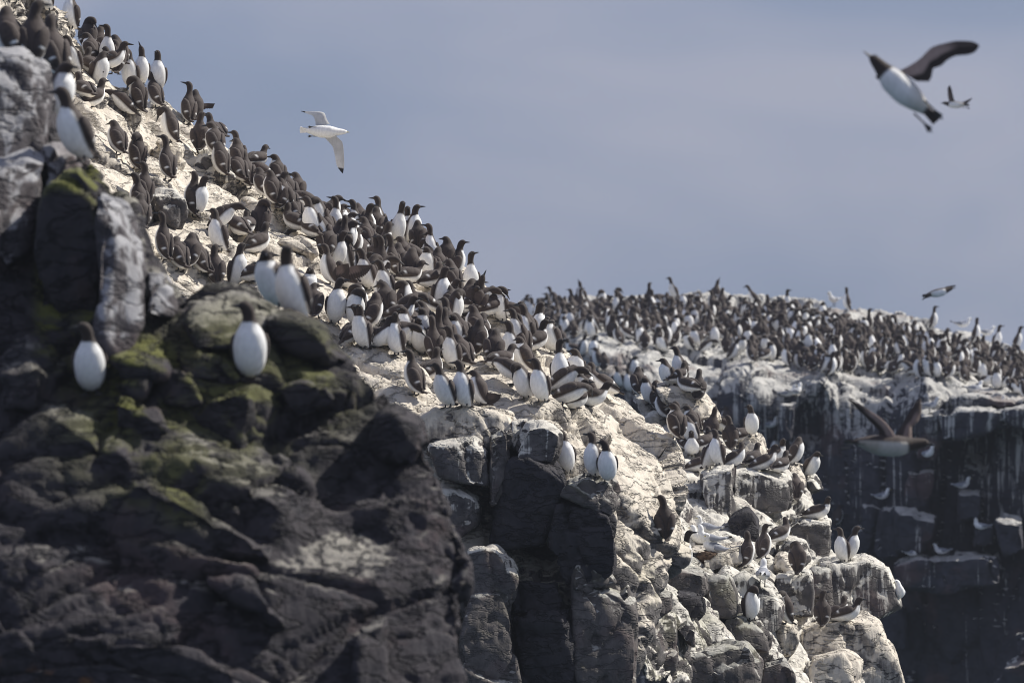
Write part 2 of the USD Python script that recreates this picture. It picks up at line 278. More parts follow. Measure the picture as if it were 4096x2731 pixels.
def pp(s): return [tuple(float(c) for c in w.split(',')) for w in s.split()]

# the steep whitewashed slope in the middle distance
slope = thing('cliff', label='sunlit whitewashed rock slope crowded with seabirds rising to the upper left', kind='structure')
SLOPE_CTRL = pp('''0,-60,66 300,-60,69 0,300,63 330,170,72 300,420,66 600,350,75 850,560,76 1100,740,78 1500,850,80 1800,1000,79 1950,1120,77.5 2100,1230,75.5 2350,1420,71.5 2500,1560,69 2620,1700,66.5 2700,1800,65
 500,620,66 700,900,63.8 900,1150,63 1200,1330,62 1500,1550,60.5 1650,1680,60 1700,1900,59.8 1900,2300,59.5 1900,2731,59.2 800,750,68.5 1000,800,69.5 1250,950,69 1500,1130,67.5 1700,1230,67 2000,1420,65
 2250,1570,62.5 2000,1620,61.2 1800,1640,60.6 2300,1800,61 2520,1900,62 2450,2100,60.6 2400,2500,60.3 2300,2731,60 2100,1750,60.4 2000,1750,60 2560,2600,60.6 2200,2100,60.6 2060,2100,60.4 2720,2000,63.5 2760,2200,63 300,1500,58.5 0,2700,56 1000,2700,57.5 0,1000,60''')
SLOPE_CTRL = squeeze(SLOPE_CTRL, 60.0, 0.5)
relief(slope, 'slope', pp('-90,-150 130,-150 200,10 290,110 330,190 430,270 560,350 690,430 840,540 1000,665 1130,770 1200,835 1330,855 1500,910 1640,960 1760,1010 1860,1070 1950,1170 2060,1230 2160,1290 2260,1360 2370,1430 2470,1520 2560,1600 2640,1690 2700,1760 2740,1830 2765,1960 2770,2150 2760,2260 2700,2360 2620,2480 2570,2600 2570,2780 -60,2780 -60,800'),
       SLOPE_CTRL, 36.0, 'w', 0.10, 0.85, (1.2, 1.0, 0.9), 11, zone=slope_zone)
# shoulder behind it, with the crowded skyline
def depth_slope(x, y):
    return float(_slope_rbf(np.array([[x, y]]) / 1000)[0])
_slope_rbf = RBFInterpolator(np.array(SLOPE_CTRL)[:, :2] / 1000, np.array(SLOPE_CTRL)[:, 2], kernel='thin_plate_spline', smoothing=1e-3)
def on_slope(off): return lambda x, y: depth_slope(x, y) + off
# blocks and ledges of the slope that can be told apart
for z, F_, T_, mat, off, dd in (
    ('A', '1470,1330 1620,1310 1650,1350 1630,1568 1500,1580 1460,1450', '1480,1310 1640,1290 1680,1330', 'w', -0.45, 0.3),
    ('A', '1810,1440 1900,1420 2050,1540 2150,1640 1800,1640 1790,1520', '1830,1410 1920,1390 2110,1520', 'g', -0.5, 0.35),
    ('Q3', '720,110 870,80 960,90 1080,190 1130,350 1060,560 960,570 880,420 720,320', '860,50 960,60 1120,170 1160,340', 'g', -0.5, 0.35),
    ('Q4', '20,560 200,640 420,760 500,880 400,1100 230,1250 120,1150 60,900', '30,520 250,620 520,800 480,920', 'w', -0.5, 0.3),
    ('Q4', '480,960 560,960 680,1030 720,1180 500,1170 400,1100', '470,930 570,930 720,1080', 'g', -0.5, 0.25),
    ('Q4', '480,560 640,640 740,760 760,1100 700,1120 560,860 430,720', '460,540 690,640 790,780', 'w', -0.35, 0.3),
    ('Q4', '350,1200 700,1180 960,1300 1050,1500 900,1600 500,1450 260,1280', '380,1150 740,1150 1000,1250', 'w', -0.45, 0.3),
    ('Q2', '620,740 720,730 900,780 900,900 800,1200 700,1180 640,900', '640,720 900,740 920,800', 'w', -0.5, 0.25),
    ('Q2', '220,1150 420,1150 760,1260 940,1500 700,1700 320,1400', '240,1110 460,1110 780,1230', 'w', -0.4, 0.35),
    ('M', '1110,760 1260,650 1500,640 1800,700 1850,790 1840,1000 1680,880 1540,890 1210,900', '1180,690 1280,640 1560,620 1900,700', 'w', -0.30, 0.5),
    ('M', '1230,960 1540,900 1640,1000 1670,1250 1560,1250 1300,1180', '1260,920 1560,880 1680,980 1680,1100', 'g', -0.55, 0.35),
    ('M', '1300,1300 1420,1290 1560,1370 1600,1450 1590,1568 1400,1700 1330,1500', '1320,1270 1440,1270 1590,1340', 'g', -0.55, 0.3),
    ('M', '1690,900 1830,820 1850,1100 1800,1300 1700,1420 1680,1150', '1700,860 1850,800', 'd', -0.45, 0.3),
    ('M', '1850,760 1960,730 1990,820 1950,960 1860,1000', '1860,720 1990,720', 'g', -0.35, 0.3),
    ('M', '1980,800 2120,790 2230,860 2220,1000 2180,1090 1900,1060 1880,1000', '1990,760 2140,770 2250,850', 'g', -0.75, 0.35),
    # the big dark slab under the overhang and what lies below it
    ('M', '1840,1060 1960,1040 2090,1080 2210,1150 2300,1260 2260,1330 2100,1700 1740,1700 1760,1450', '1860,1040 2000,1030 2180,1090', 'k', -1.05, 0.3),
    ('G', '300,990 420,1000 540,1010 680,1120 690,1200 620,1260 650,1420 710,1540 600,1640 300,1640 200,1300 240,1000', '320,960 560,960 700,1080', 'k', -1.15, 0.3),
    ('G', '330,850 500,780 680,860 730,1010 690,1110 560,1000 400,970 280,950', '350,820 520,750 700,830 760,1000', 'd', -1.25, 0.5),
    ('E' if False else 'S', '1880,2210 1960,2190 2030,2230 2065,2320 2050,2390 2020,2420 1880,2400', '1890,2200 1980,2180 2060,2260', 'g', 59.2, 0.3),
    ('S', '1890,2390 2000,2380 2040,2470 2050,2640 2080,2740 1860,2780 1850,2550', '1900,2370 2020,2370', 'd', 59.1, 0.3),
    ('S', '2040,2320 2230,2330 2260,2420 2240,2460 2060,2460', '2050,2310 2240,2315', 'k', 59.6, 0.2),
    ('S', '2050,2470 2240,2450 2290,2560 2300,2790 2080,2790', '2060,2455 2260,2440', 'k', 59.4, 0.2),
    ('H', '0,800 230,810 450,910 490,1100 470,1300 460,1600 60,1600 0,1400', '10,780 250,790 470,880', 'd', -0.85, 0.3),
    ('H', '20,620 230,620 320,740 240,790 0,800', '0,600 240,600', 'd', -1.0, 0.2),
    ('H', '330,860 420,760 430,860 380,930', '', 'd', -1.0, 0.15),
):
    d = off if off > 10 else on_slope(off * 0.6)
    rock(slope, z, F_, T_, mat, d=d, dd=dd, edge=0.030, soft=6 if mat == 'k' else 2, **(dict(amp=0.06, cell=0.55) if mat == 'k' else dict(amp=0.034, cell=0.40, turn=0.35, lean=-0.15)), seed=60)
# lower right shoulder
shoulder = thing('cliff', label='broken whitewashed rock shoulder of blocks and ledges dropping to the lower right', kind='structure')
SH_CTRL = pp('''2520,1560,88 2650,1560,86 2900,1750,84.5 3100,1850,85 3250,2000,85.5 3350,2200,83 3450,2300,81 3560,2450,80 3560,2731,77 3200,2450,76.5 3000,2500,71 2800,2500,66.5 2650,2600,63 2800,2200,75 2720,1950,80
 2850,1900,81.5 3100,2100,81 3050,2330,74 2600,2731,61.5 2900,2731,66 3200,2731,72 2600,2450,63 2700,2350,67''')
SH_CTRL = squeeze(SH_CTRL, 62.0, 0.6)
_sh = RBFInterpolator(np.array(SH_CTRL)[:, :2] / 1000, np.array(SH_CTRL)[:, 2], kernel='thin_plate_spline', smoothing=1e-3)
def on_sh(off): return lambda x, y: float(_sh(np.array([[x, y]]) / 1000)[0]) + off
relief(shoulder, 'slope', pp('2480,1580 2600,1545 2740,1535 2810,1600 2860,1690 2960,1730 3060,1760 3180,1850 3240,1940 3290,2090 3350,2220 3470,2250 3530,2330 3560,2430 3500,2480 3530,2580 3590,2700 3610,2790 2520,2790 2520,2300 2600,2000 2560,1750'),
       SH_CTRL, 36.0, 'g', 0.11, 0.75, (0.9, 1.0, 1.5), 23, zone=slope_zone)
for z, F_, T_, mat, off, dd in (
    ('G', '1040,110 1200,90 1320,150 1420,230 1520,350 1400,400 1250,370 1120,250', '1050,70 1200,50 1310,70 1430,190 1530,340', 'w', -0.9, 0.7),
    ('G', '1380,810 1500,740 1620,740 1640,900 1620,1100 1480,1150 1400,1000', '1390,770 1500,690 1640,695', 'g', -1.0, 0.5),
    ('G', '1650,750 1850,770 2060,830 2080,950 2060,1060 1900,1060 1800,1110 1640,1080 1660,900', '1640,690 1850,720 2060,780', 'g', -1.1, 0.5),
    ('G', '1680,560 1760,490 1850,510 1900,620 1850,690 1700,660', '1690,520 1760,465 1860,480 1920,640', 'w', -0.8, 0.3),
    ('G', '2070,720 2160,750 2200,860 2180,920 2090,890', '2080,680 2180,720 2220,850', 'w', -0.7, 0.4),
    ('G', '2190,810 2260,810 2310,900 2220,920', '2190,780 2270,780 2330,890', 'g', -0.6, 0.3),
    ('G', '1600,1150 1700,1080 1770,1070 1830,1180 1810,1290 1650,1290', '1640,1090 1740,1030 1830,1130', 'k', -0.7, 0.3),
    ('G', '1990,1260 2080,1150 2180,1120 2330,1130 2380,1250 2300,1400 2100,1380', '2060,1140 2200,1100 2352,1100', 'g', -0.9, 0.5),
    ('G', '1950,1500 1990,1420 2040,1420 2090,1540 2060,1600', '1960,1470 2000,1400 2050,1410', 'w', -0.9, 0.15),
    ('G', '1280,1380 1480,1360 1680,1320 1720,1480 1600,1560 1350,1500', '1300,1350 1500,1320 1690,1300', 'w', -1.0, 0.6),
    ('H', '590,640 760,620 990,680 1030,800 990,860 800,830 580,800', '610,595 770,590 1000,650 1045,800', 'd', -1.6, 0.7),
    ('H', '500,820 740,850 760,950 690,1010 580,980 500,920', '520,790 750,820', 'd', -1.3, 0.3),
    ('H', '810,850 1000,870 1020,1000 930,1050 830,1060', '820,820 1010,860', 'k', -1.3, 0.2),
    ('H', '790,1110 870,1040 930,1070 930,1240 860,1210', '800,1080 880,1015 940,1060', 'd', -1.6, 0.2),
    ('H', '780,1360 960,1290 1180,1220 1320,1240 1430,1360 1440,1600 700,1600', '800,1340 960,1250 1180,1185 1340,1215 1450,1350', 'd', -1.9, 0.7),
    ('H', '1200,1060 1340,1030 1500,1150 1530,1290 1320,1240 1190,1180', '1200,1030 1350,1005 1530,1140', 'd', -1.4, 0.4),
    ('H', '1040,720 1170,710 1230,850 1250,1000 1060,1000 1050,860', '1030,690 1190,685 1250,840', 'd', -1.2, 0.3),
    ('H', '1220,770 1330,690 1540,820 1600,930 1580,1100 1500,1140 1300,1040', '1215,730 1330,655 1560,790 1625,920', 'g', -1.3, 0.5),
    ('H', '1000,560 1150,550 1300,450 1320,590 1200,640 1030,660', '1000,530 1150,515 1310,415', 'w', -1.1, 0.5),
    ('H', '1590,700 1840,680 1860,820 1860,1000 1700,1010 1610,860', '1590,670 1840,650', 'g', -1.1, 0.35),
    ('H', '1660,330 1740,270 1990,280 2000,440 1990,560 1880,640 1830,420', '1670,300 1750,240 2000,250', 'g', -1.0, 0.45),
    ('H', '1590,450 1680,410 1780,430 1830,560 1700,640 1610,560', '1600,420 1690,385 1800,420', 'g', -1.1, 0.3),
    ('I', '150,850 290,840 430,830 520,870 600,1090 480,1170 400,1140 330,1160 190,1100 150,960', '140,830 290,800 390,780 510,840 610,1090', 'g', -1.2, 0.9),
    ('I', '80,890 170,900 180,1100 90,1110', '85,875 175,880', 'd', -0.8, 0.3),
    ('I', '30,1260 200,1210 300,1200 470,1220 530,1390 590,1430 640,1600 300,1600 20,1600', '40,1240 200,1190 400,1140 480,1195 545,1390', 'w', -1.3, 0.9),
    ('I', '80,1440 260,1380 330,1440 360,1600 60,1600', '90,1410 280,1365 380,1430', 'w', -1.6, 0.4),
    ('H', '1600,1060 1720,1060 1760,1200 1700,1320 1620,1300', '1610,1030 1740,1030', 'w', -1.3, 0.3),
    ('H', '1480,1400 1620,1350 1720,1480 1740,1600 1440,1600', '1490,1370 1640,1330', 'd', -1.8, 0.3),
):
    rock(shoulder, z, F_, T_, mat, d=on_sh(off * 0.6), dd=dd, edge=0.034, soft=2, amp=0.034, cell=0.42, seed=70, grow=1.07, stretch=(1, 1, 1.5), turn=0.42, lean=-0.22)

# the far stack: a crowded flat top over a dark streaked face
stack = thing('cliff', label='distant flat-topped sea stack with a dark streaked face under its crowd', kind='structure')
FAR_CTRL = pp('''1950,1200,132 2400,1150,132 3000,1170,132 3600,1250,131 4100,1350,130 4300,1400,130 1950,1300,124 2400,1250,124 3000,1280,124 3600,1350,123 4200,1450,122 2350,1385,113.5 2600,1400,113.5 3000,1480,113 3300,1490,112.5 3700,1515,112 3850,1500,114 4200,1560,112
 2350,1405,113.3 2600,1425,113.2 3000,1505,112.8 3200,1520,113.4 3300,1515,112.4 3700,1540,112 4200,1600,111.2 2300,1700,113.2 2800,1700,113 3000,1700,112.5 3220,1700,113.6 3330,1750,112.4 3450,1700,112.9 3700,1800,112 3900,1800,112.4 4200,1800,111 2600,2300,113 3000,2300,113.3 3200,2300,112.6 3500,2250,112.8 3700,2200,111.7 4000,2200,112 4200,2200,110.8 2700,2790,112.6 3300,2790,112.4 3800,2790,112 4200,2790,110''')
FAR_CTRL = [(a, b, 112.5 + (d - 112.5) * 0.6 if d > 112.5 else d) for a, b, d in FAR_CTRL]
_far = RBFInterpolator(np.array(FAR_CTRL)[:, :2] / 1000, np.array(FAR_CTRL)[:, 2], kernel='linear')
def on_far(off): return lambda x, y: float(_far(np.array([[x, y]]) / 1000)[0]) + off
def relief_far():
    ctrl = FAR_CTRL
    return ctrl
_RBF = RBFInterpolator
def RBFInterpolator(x, y, kernel='linear', smoothing=0.0): return _RBF(x, y, kernel='linear')
relief(stack, 'face', pp('1930,1250 2050,1190 2200,1155 2500,1160 2750,1165 2950,1150 3200,1185 3450,1215 3700,1255 3850,1320 4000,1350 4220,1390 4300,2800 2400,2800 2300,1800 1950,1500'),
       FAR_CTRL, 30.0, 'f', 0.10, 0.9, (0.7, 1.0, 3.6), 37, back=6.0, edge=0.075)
RBFInterpolator = _RBF
for z, F_, T_, mat, off, dd in (
    ('F', '1720,1110 1900,1090 2340,1100 2400,1160 2100,1170 1740,1180', '1740,1060 2000,1000 2400,1010', 'f', -1.8, 1.5),
    ('F', '1660,1210 1900,1200 2400,1180 2400,1300 1700,1420', '1700,1180 2400,1150', 'f', -2.0, 0.6),
    ('F', '1500,1220 1680,1210 1690,1400 1620,1568 1500,1560', '1500,1200 1700,1195', 'f', -1.2, 0.5),
    ('F', '410,1150 500,1140 480,1420 380,1450', '400,1130 530,1120', 'f', -1.0, 0.4),
    ('I', '580,860 700,830 930,810 1180,820 1190,960 900,1000 600,980', '580,840 700,790 940,780 1190,790', 'f', -2.0, 0.8),
    ('I', '490,520 540,510 600,520 590,800 500,820 470,760', '500,490 590,500 820,560', 'f', -1.3, 0.4),
    ('I', '590,540 820,590 800,700 720,780 590,760', '580,510 700,510 830,560', 'f', -1.5, 0.4),
    ('I', '660,300 810,300 810,560 700,540 650,480', '650,280 820,280', 'f', -0.9, 0.4),
    ('I', '965,420 1100,430 1100,560 960,600', '970,400 1090,400', 'f', -1.2, 0.4),
    ('I', '1060,620 1170,620 1180,720 1060,740', '1080,590 1170,600', 'f', -1.4, 0.4),
    ('I', '1190,590 1350,600 1363,760 1240,800', '1180,570 1240,535 1363,560', 'f', -1.6, 0.6),
    ('I', '330,660 490,660 460,780 350,760', '340,620 500,640', 'f', -0.9, 0.4),
    ('I', '390,500 540,500 540,640 400,640', '400,480 540,480', 'f', -0.7, 0.4),
    ('I', '510,1140 620,1120 630,1360 530,1350', '510,1120 640,1105', 'f', -1.2, 0.5),
    ('I', '1240,1480 1380,1430 1400,1600 1180,1600', '1260,1450 1400,1380', 'f', -2.5, 0.7),
    ('I', '1330,1300 1420,1270 1420,1400 1340,1400', '1330,1280 1420,1240', 'f', -2.2, 0.5),
):
    rock(stack, z, F_, T_, mat, d=on_far(off * 0.7), dd=dd, edge=0.07, soft=1, amp=0.07, cell=0.7, seed=80, stretch=(0.8, 1, 2.0), back=1.5)

# the near crag, dark and out of focus
crag = thing('cliff', label='near dark rocky crag out of focus at the lower left', kind='structure')
NEAR_CTRL = pp('''0,200,45 150,300,44.5 0,700,42.8 300,800,42.4 550,900,42.8 300,1300,40.6 700,1250,41.6 1000,1250,41.2 1300,1400,41.6 1500,1600,42 1700,1900,42 1850,2250,42 1850,2700,41.8 0,1500,38.6 500,1700,38.6 1000,1700,39.2 1300,2000,39.2
 500,2300,37 0,2700,35.3 1000,2700,36 1500,2600,39 620,1100,42.5''')
_near = RBFInterpolator(np.array(NEAR_CTRL)[:, :2] / 1000, np.array(NEAR_CTRL)[:, 2], kernel='thin_plate_spline', smoothing=1e-3)
def depth_near(x, y): return float(_near(np.array([[x, y]]) / 1000)[0]) - 0.30
NEAR = (
    ('S', '175,800 240,690 310,680 390,770 400,950 390,1200 385,1390 150,1420 140,1050', '170,760 240,660 320,650 410,740', 'm', 0.25, 'pillar'),
    ('S', '400,790 480,860 540,980 570,1120 570,1300 480,1440 400,1400', '400,750 500,800 570,960 590,1150', 's', 0.25, 'rock'),
    ('S', '-40,240 90,240 130,330 140,500 110,600 0,680 -40,680', '-40,215 90,210 150,260', 's', 0.3, 'rock'),
    ('S', '110,280 180,290 205,420 190,560 170,640 120,600', '110,240 185,260 220,400', 's', 0.3, 'rock'),
    ('S', '-40,700 110,640 170,660 150,800 120,1000 40,1080 -40,1000', '-40,660 120,610 180,640', 's', 0.3, 'rock'),
    ('S', '180,600 300,600 330,690 240,690 190,760', '180,570 300,570 360,650', 's', 0.3, 'rock'),
    ('S', '590,1120 650,1110 690,1190 690,1270 590,1260', '590,1090 660,1090 700,1170', 's', 0.25, 'rock'),
    ('K', '0,380 120,365 150,400 160,480 120,530 0,530', '0,350 40,280 110,235 180,250 200,290 270,340 300,410 170,470', 'n', 0.6, 'boulder'),
    ('K', '-20,560 100,535 170,525 330,615 490,705 510,735 480,800 440,1000 200,1010 -20,1000', '0,540 60,535 170,490 300,490 420,600 560,660 510,710', 'n', 0.5, 'rock'),
    ('K', '440,490 470,483 530,513 610,533 640,585 665,615 610,650 500,605 430,590', '450,465 530,500 620,500 650,560 670,605', 'm', 0.3, 'boulder'),
    ('K', '590,415 680,370 730,375 765,435 780,495 750,520 640,505 560,495', '600,395 660,350 740,355 790,440 790,510', 'm', 0.3, 'boulder'),
    ('K', '470,420 560,417 540,490 480,480', '410,410 430,375 520,370 590,370 640,395 590,412', 'm', 0.4, 'rock'),
    ('K', '430,325 520,360 640,385 640,405 480,405', '440,310 540,225 640,240 690,330 640,370 520,350', 'm', 0.5, 'rock'),
    ('K', '660,300 760,290 860,330 920,400 900,430 800,400 700,390', '660,270 760,260 870,310 940,390', 'n', 0.4, 'rock'),
    ('K', '780,495 850,460 940,435 960,465 975,570 965,680 930,690 880,590 740,560', '950,420 1010,410 1065,450 1120,520 1130,600 1080,650 1010,680', 'n', 0.45, 'boulder'),
    ('K', '720,655 760,715 840,750 800,785 700,705', '690,605 730,570 850,580 885,610 925,690 890,730', 'n', 0.4, 'boulder'),
    ('K', '590,700 640,690 760,730 830,795 950,810 1020,840 1105,895 1125,980 1095,1060 1050,1090 980,1010 870,960 720,870 690,850 590,825 520,785', '600,680 700,650 770,700 860,745 900,740 1040,680 1090,640 1160,660 1230,720 1280,780 1290,880 1280,960 1200,960 1140,920', 'n', 0.5, 'rock'),
    ('K', '510,805 560,805 700,878 860,975 960,1008 1000,1055 1045,1085 1040,1110 960,1110 600,1022 430,1005 250,1030 -20,1030 -20,1000 440,900', '510,785 700,843 790,900 950,985 1055,1045', 'n', 0.3, 'ledge'),
    ('K', '460,1022 610,1030 870,1115 960,1135 830,1165 700,1155 600,1185 470,1185', '420,1000 600,1006 890,1096 980,1106 1080,1200 1050,1220', 'n', 0.3, 'ledge'),
    ('K', '800,1175 930,1165 980,1225 1100,1350 1060,1360 960,1290 880,1200', '790,1152 905,1146 955,1168', 'n', 0.2, 'ledge'),
    ('K', '-20,1100 90,1060 170,1120 180,1200 60,1300 -20,1300', '-20,1080 90,1010 170,1000 250,1060 230,1110', 'n', 0.4, 'boulder'),
    ('K', '200,1140 290,1075 360,1090 465,1195 515,1290 480,1320 410,1290 340,1330 180,1330 60,1330 60,1250 130,1185', '270,1050 340,1040 460,1090 480,1170', 'b', 0.5, 'boulder'),
    ('K', '-20,1350 180,1350 400,1305 480,1335 480,1400 290,1425 110,1485 -20,1490', '', 'n', 0.2, 'rock'),
    ('K', '470,1205 600,1195 760,1205 900,1265 1020,1375 1010,1480 950,1420 800,1420 700,1400 560,1390 540,1300', '470,1190 600,1180 690,1130 800,1165 900,1230 950,1310', 'b', 0.6, 'boulder'),
    ('K', '290,1415 560,1405 660,1405 780,1428 850,1495 930,1545 930,1600 560,1600 560,1480 450,1435', '300,1400 560,1385 760,1405 830,1450 910,1510', 'n', 0.3, 'ledge'),
    ('K', '100,1505 430,1475 540,1545 740,1600 100,1620', '110,1490 330,1450 430,1450 540,1520 720,1575', 'o', 0.4, 'rock'),
    ('K', '-20,1505 60,1495 110,1515 110,1620 -20,1620', '-20,1490 50,1480 100,1490', 'o', 0.3, 'rock'),
    ('K', '1010,1420 1080,1400 1200,1460 1240,1520 1240,1620 950,1620 1000,1500', '1020,1400 1060,1380 1140,1430 1240,1500', 'b', 0.5, 'boulder'),
    ('K', '1000,1135 1100,1105 1300,1110 1480,1190 1500,1300 1480,1350 1380,1370 1330,1400 1150,1310 1060,1240', '1000,1120 1110,1080 1220,1050 1290,950 1380,970 1500,1040 1540,1100', 'b', 0.7, 'boulder'),
    ('K', '1375,1380 1480,1335 1485,1600 1360,1600', '1380,1350 1490,1310', 'b', 0.3, 'pillar'),
    ('K', '1340,885 1440,858 1500,858 1510,960 1500,1010 1400,950', '1330,860 1440,830 1540,850 1530,940', 'n', 0.3, 'rock'),
    ('K', '1450,565 1500,530 1590,595 1630,680 1590,740 1500,720 1430,660', '1460,540 1520,515 1600,560 1640,640', 'n', 0.4, 'rock'),
    ('K', '1030,175 1120,172 1200,208 1270,278 1290,330 1180,330 1080,280 1040,230', '1040,150 1110,140 1200,180 1300,250 1380,350', 'n', 0.4, 'rock'),
    ('K', '710,195 900,232 1000,240 990,280 760,290', '700,170 750,100 850,55 950,60 1080,130 1060,180', 'b', 0.6, 'boulder'),
    ('K', '1060,435 1150,400 1260,425 1290,485 1230,540 1130,560 1110,500', '1070,410 1170,370 1280,390 1310,450', 'n', 0.4, 'rock'),
    ('K', '1100,605 1250,570 1400,645 1380,760 1270,760 1170,650', '1100,570 1230,530 1400,600 1420,680', 'n', 0.4, 'rock'),
    ('K', '1540,800 1640,760 1740,920 1780,1100 1700,1200 1600,1060', '1560,770 1650,720 1760,880 1800,1060', 'b', 0.4, 'rock'),
    ('K', '1620,1180 1760,1140 1800,1260 1770,1450 1640,1400', '1640,1150 1780,1110 1820,1240', 'b', 0.4, 'rock'),
)
# one fractured mass: upright faces and sloping ledges in the places seen, joined into a surface
from scipy.sparse import coo_matrix, csr_matrix
from scipy.sparse.linalg import spsolve
from scipy.ndimage import gaussian_filter, map_coordinates
ST = 10.0; GU, GV = np.meshgrid(np.arange(-120, 2000, ST), np.arange(120, 2880, ST)); NV, NU = GU.shape
beta = np.full(GU.shape, 52.0); trn = np.full(GU.shape, 0.05); zmoss = np.zeros(GU.shape); zdrop = np.zeros(GU.shape); zor = np.zeros(GU.shape)
def mask(z, s): return contains_xy(Polygon(pts(z, s)).buffer(0), GU.ravel(), GV.ravel()).reshape(GU.shape) if s else np.zeros(GU.shape, bool)
for z, F_, T_, mat, dd, nm in NEAR:
    F = mask(z, F_); hull_ = MultiPoint(np.vstack([pts(z, F_), pts(z, T_)] if T_ else [pts(z, F_)])).convex_hull 
    T = contains_xy(hull_, GU.ravel(), GV.ravel()).reshape(GU.shape) & ~F
    above = np.maximum.accumulate(F, 0); below = np.flipud(np.maximum.accumulate(np.flipud(F), 0)) ; left = np.maximum.accumulate(F, 1)
    ledge = T & (below | (~left & ~above)); side = T & left & ~below; T = ledge | side
    if mat in 'sb':
        beta[F], trn[F] = 62.0, 0.50
    else:
        beta[F], trn[F] = 99.0, -0.16
    beta[ledge], trn[ledge] = 24.0, 0.10
    beta[side], trn[side] = 64.0, 0.95
    a_ = F | T
    zdrop[ledge] += 0.30
    if mat == 'm': zmoss[a_] = 1.0
    if mat == 'o': zor[a_] = 1.0
    zdrop[F if mat == 'n' else a_] += {'s': 1.2, 'b': 0.18, 'n': -0.2, 'm': -0.25, 'o': 0.3}[mat]
for x_, y_, r_ in ((900, 1560, 330), (560, 1700, 300), (420, 1480, 200), (330, 760, 130), (1250, 1500, 200), (700, 1950, 160)): zmoss = np.maximum(zmoss, 0.8 * np.exp(-((GU - x_) ** 2 + (GV - y_) ** 2) / r_ ** 2))
zdrop = np.clip(zdrop, -0.3, 1.25); ZON = [gaussian_filter(x, 1.5) for x in (zmoss, zdrop, zor)]
dn0 = np.array(_near(np.stack([GU.ravel(), GV.ravel()], 1) / 1000)).reshape(GU.shape); kd = K * dn0 * ST
gx = trn * kd; gy = -kd / np.tan(np.radians(np.clip(beta, 12, 110)))          # per step right, per step down
idx_ = np.arange(NV * NU).reshape(NV, NU); R_, C_, W_, Y_ = [], [], [], []; nrow = 0
for a_, b_, g_ in ((idx_[:, :-1], idx_[:, 1:], (gx[:, :-1] + gx[:, 1:]) / 2), (idx_[:-1], idx_[1:], (gy[:-1] + gy[1:]) / 2)):
    n_ = a_.size; r_ = nrow + np.arange(n_); R_ += [r_, r_]; C_ += [b_.ravel(), a_.ravel()]; W_ += [np.ones(n_), -np.ones(n_)]; Y_.append(g_.ravel()); nrow += n_
lam = math.sqrt(2.5e-5); n_ = NV * NU; R_.append(nrow + np.arange(n_)); C_.append(np.arange(n_)); W_.append(np.full(n_, lam)); Y_.append(dn0.ravel() * lam)
A_ = coo_matrix((np.concatenate(W_), (np.concatenate(R_), np.concatenate(C_))), shape=(nrow + n_, n_)).tocsr()
DEP = spsolve((A_.T @ A_).tocsc(), A_.T @ np.concatenate(Y_)).reshape(NV, NU)
def at_grid(g, u, v): return map_coordinates(g, [(np.asarray(v) - 120) / ST, (np.asarray(u) + 120) / ST], order=1, mode='nearest')
def crag_zone(v):
    u_, v_, d_ = unP(v); return np.stack([at_grid(g, u_, v_) for g in ZON], 1)
relief(crag, 'face', pp('-60,205 100,205 185,240 215,330 235,480 250,580 330,650 430,690 520,800 575,930 615,1020 640,1080 690,1180 720,1240 780,1180 900,1140 1050,1190 1120,1270 1220,1290 1320,1340 1450,1450 1530,1550 1680,1680 1710,1780 1760,1880 1840,2050 1890,2240 1870,2360 1850,2620 1870,2800 -60,2800'), NEAR_CTRL, 14.0, 'n', 0.075, 0.8, (1.8, 1.0, 0.8), 41, dfun=lambda uv: at_grid(DEP, uv[:, 0], uv[:, 1]), bed=-0.45, zone=crag_zone, soft=1, edge=0.035)
for z, F_, T_, mat, dd, nm in NEAR:      # the blocks that stand out of it
    if not (nm in ('pillar', 'ledge') or z == 'S' or pts(z, F_)[:, 1].mean() < 1780): continue
    rock(crag, z, F_, T_, 's' if z == 'S' and mat == 's' else 'n', d=lambda x_, y_: float(at_grid(DEP, [x_], [y_])[0]) - 0.10, dd=dd * 0.9, **(dict(turn=0.75, lean=-0.45) if mat in 's' else dict(turn=0.40, lean=-0.28) if mat == 'b' else dict(turn=-0.15, lean=0.12)), edge=0.034, soft=1, amp=0.040, cell=0.5, seed=90, grow=1.0, name=nm)
# thin sea air between the viewer and the far rocks
haze_m = usdkit.material(stage, '/World/Looks/sea_air', {'v': ('principled_volume', {'color': (0.80, 0.88, 1.0), 'density': 0.00022, 'anisotropy': 0.1})}, volume='v.volume')
hz = trimesh.creation.box(bounds=[[-30500, -30500, -7.5], [30500, 30500, 12.5]])
tag(usdkit.mesh(stage, '/World/haze', hz, haze_m).GetPrim(), 'thin bluish sea haze over the whole scene', kind='stuff')
# sea far below and out to the horizon
sea_m = usdkit.material(stage, '/World/Looks/sea_water', {'g': ('geometry', {}), 'n': ('noise_texture', {'scale': 0.6, 'detail': 5.0}), 'b': ('bump', {'strength': 0.5, 'distance': 0.5}),
    'p': ('principled_bsdf', {'base_color': (0.02, 0.045, 0.06), 'roughness': 0.12, 'ior': 1.33})}, [('g.position', 'n.vector'), ('n.fac', 'b.height'), ('b.normal', 'p.normal')], surface='p.BSDF')
S_ = 30000.0
sea = usdkit.mesh(stage, '/World/sea', (np.array([[-S_, -S_, -6.5], [S_, -S_, -6.5], [S_, S_, -6.5], [-S_, S_, -6.5]]), np.array([[0, 1, 2], [0, 2, 3]])), sea_m)
tag(sea.GetPrim(), 'dark sea below the cliffs reaching out to the horizon', kind='structure')
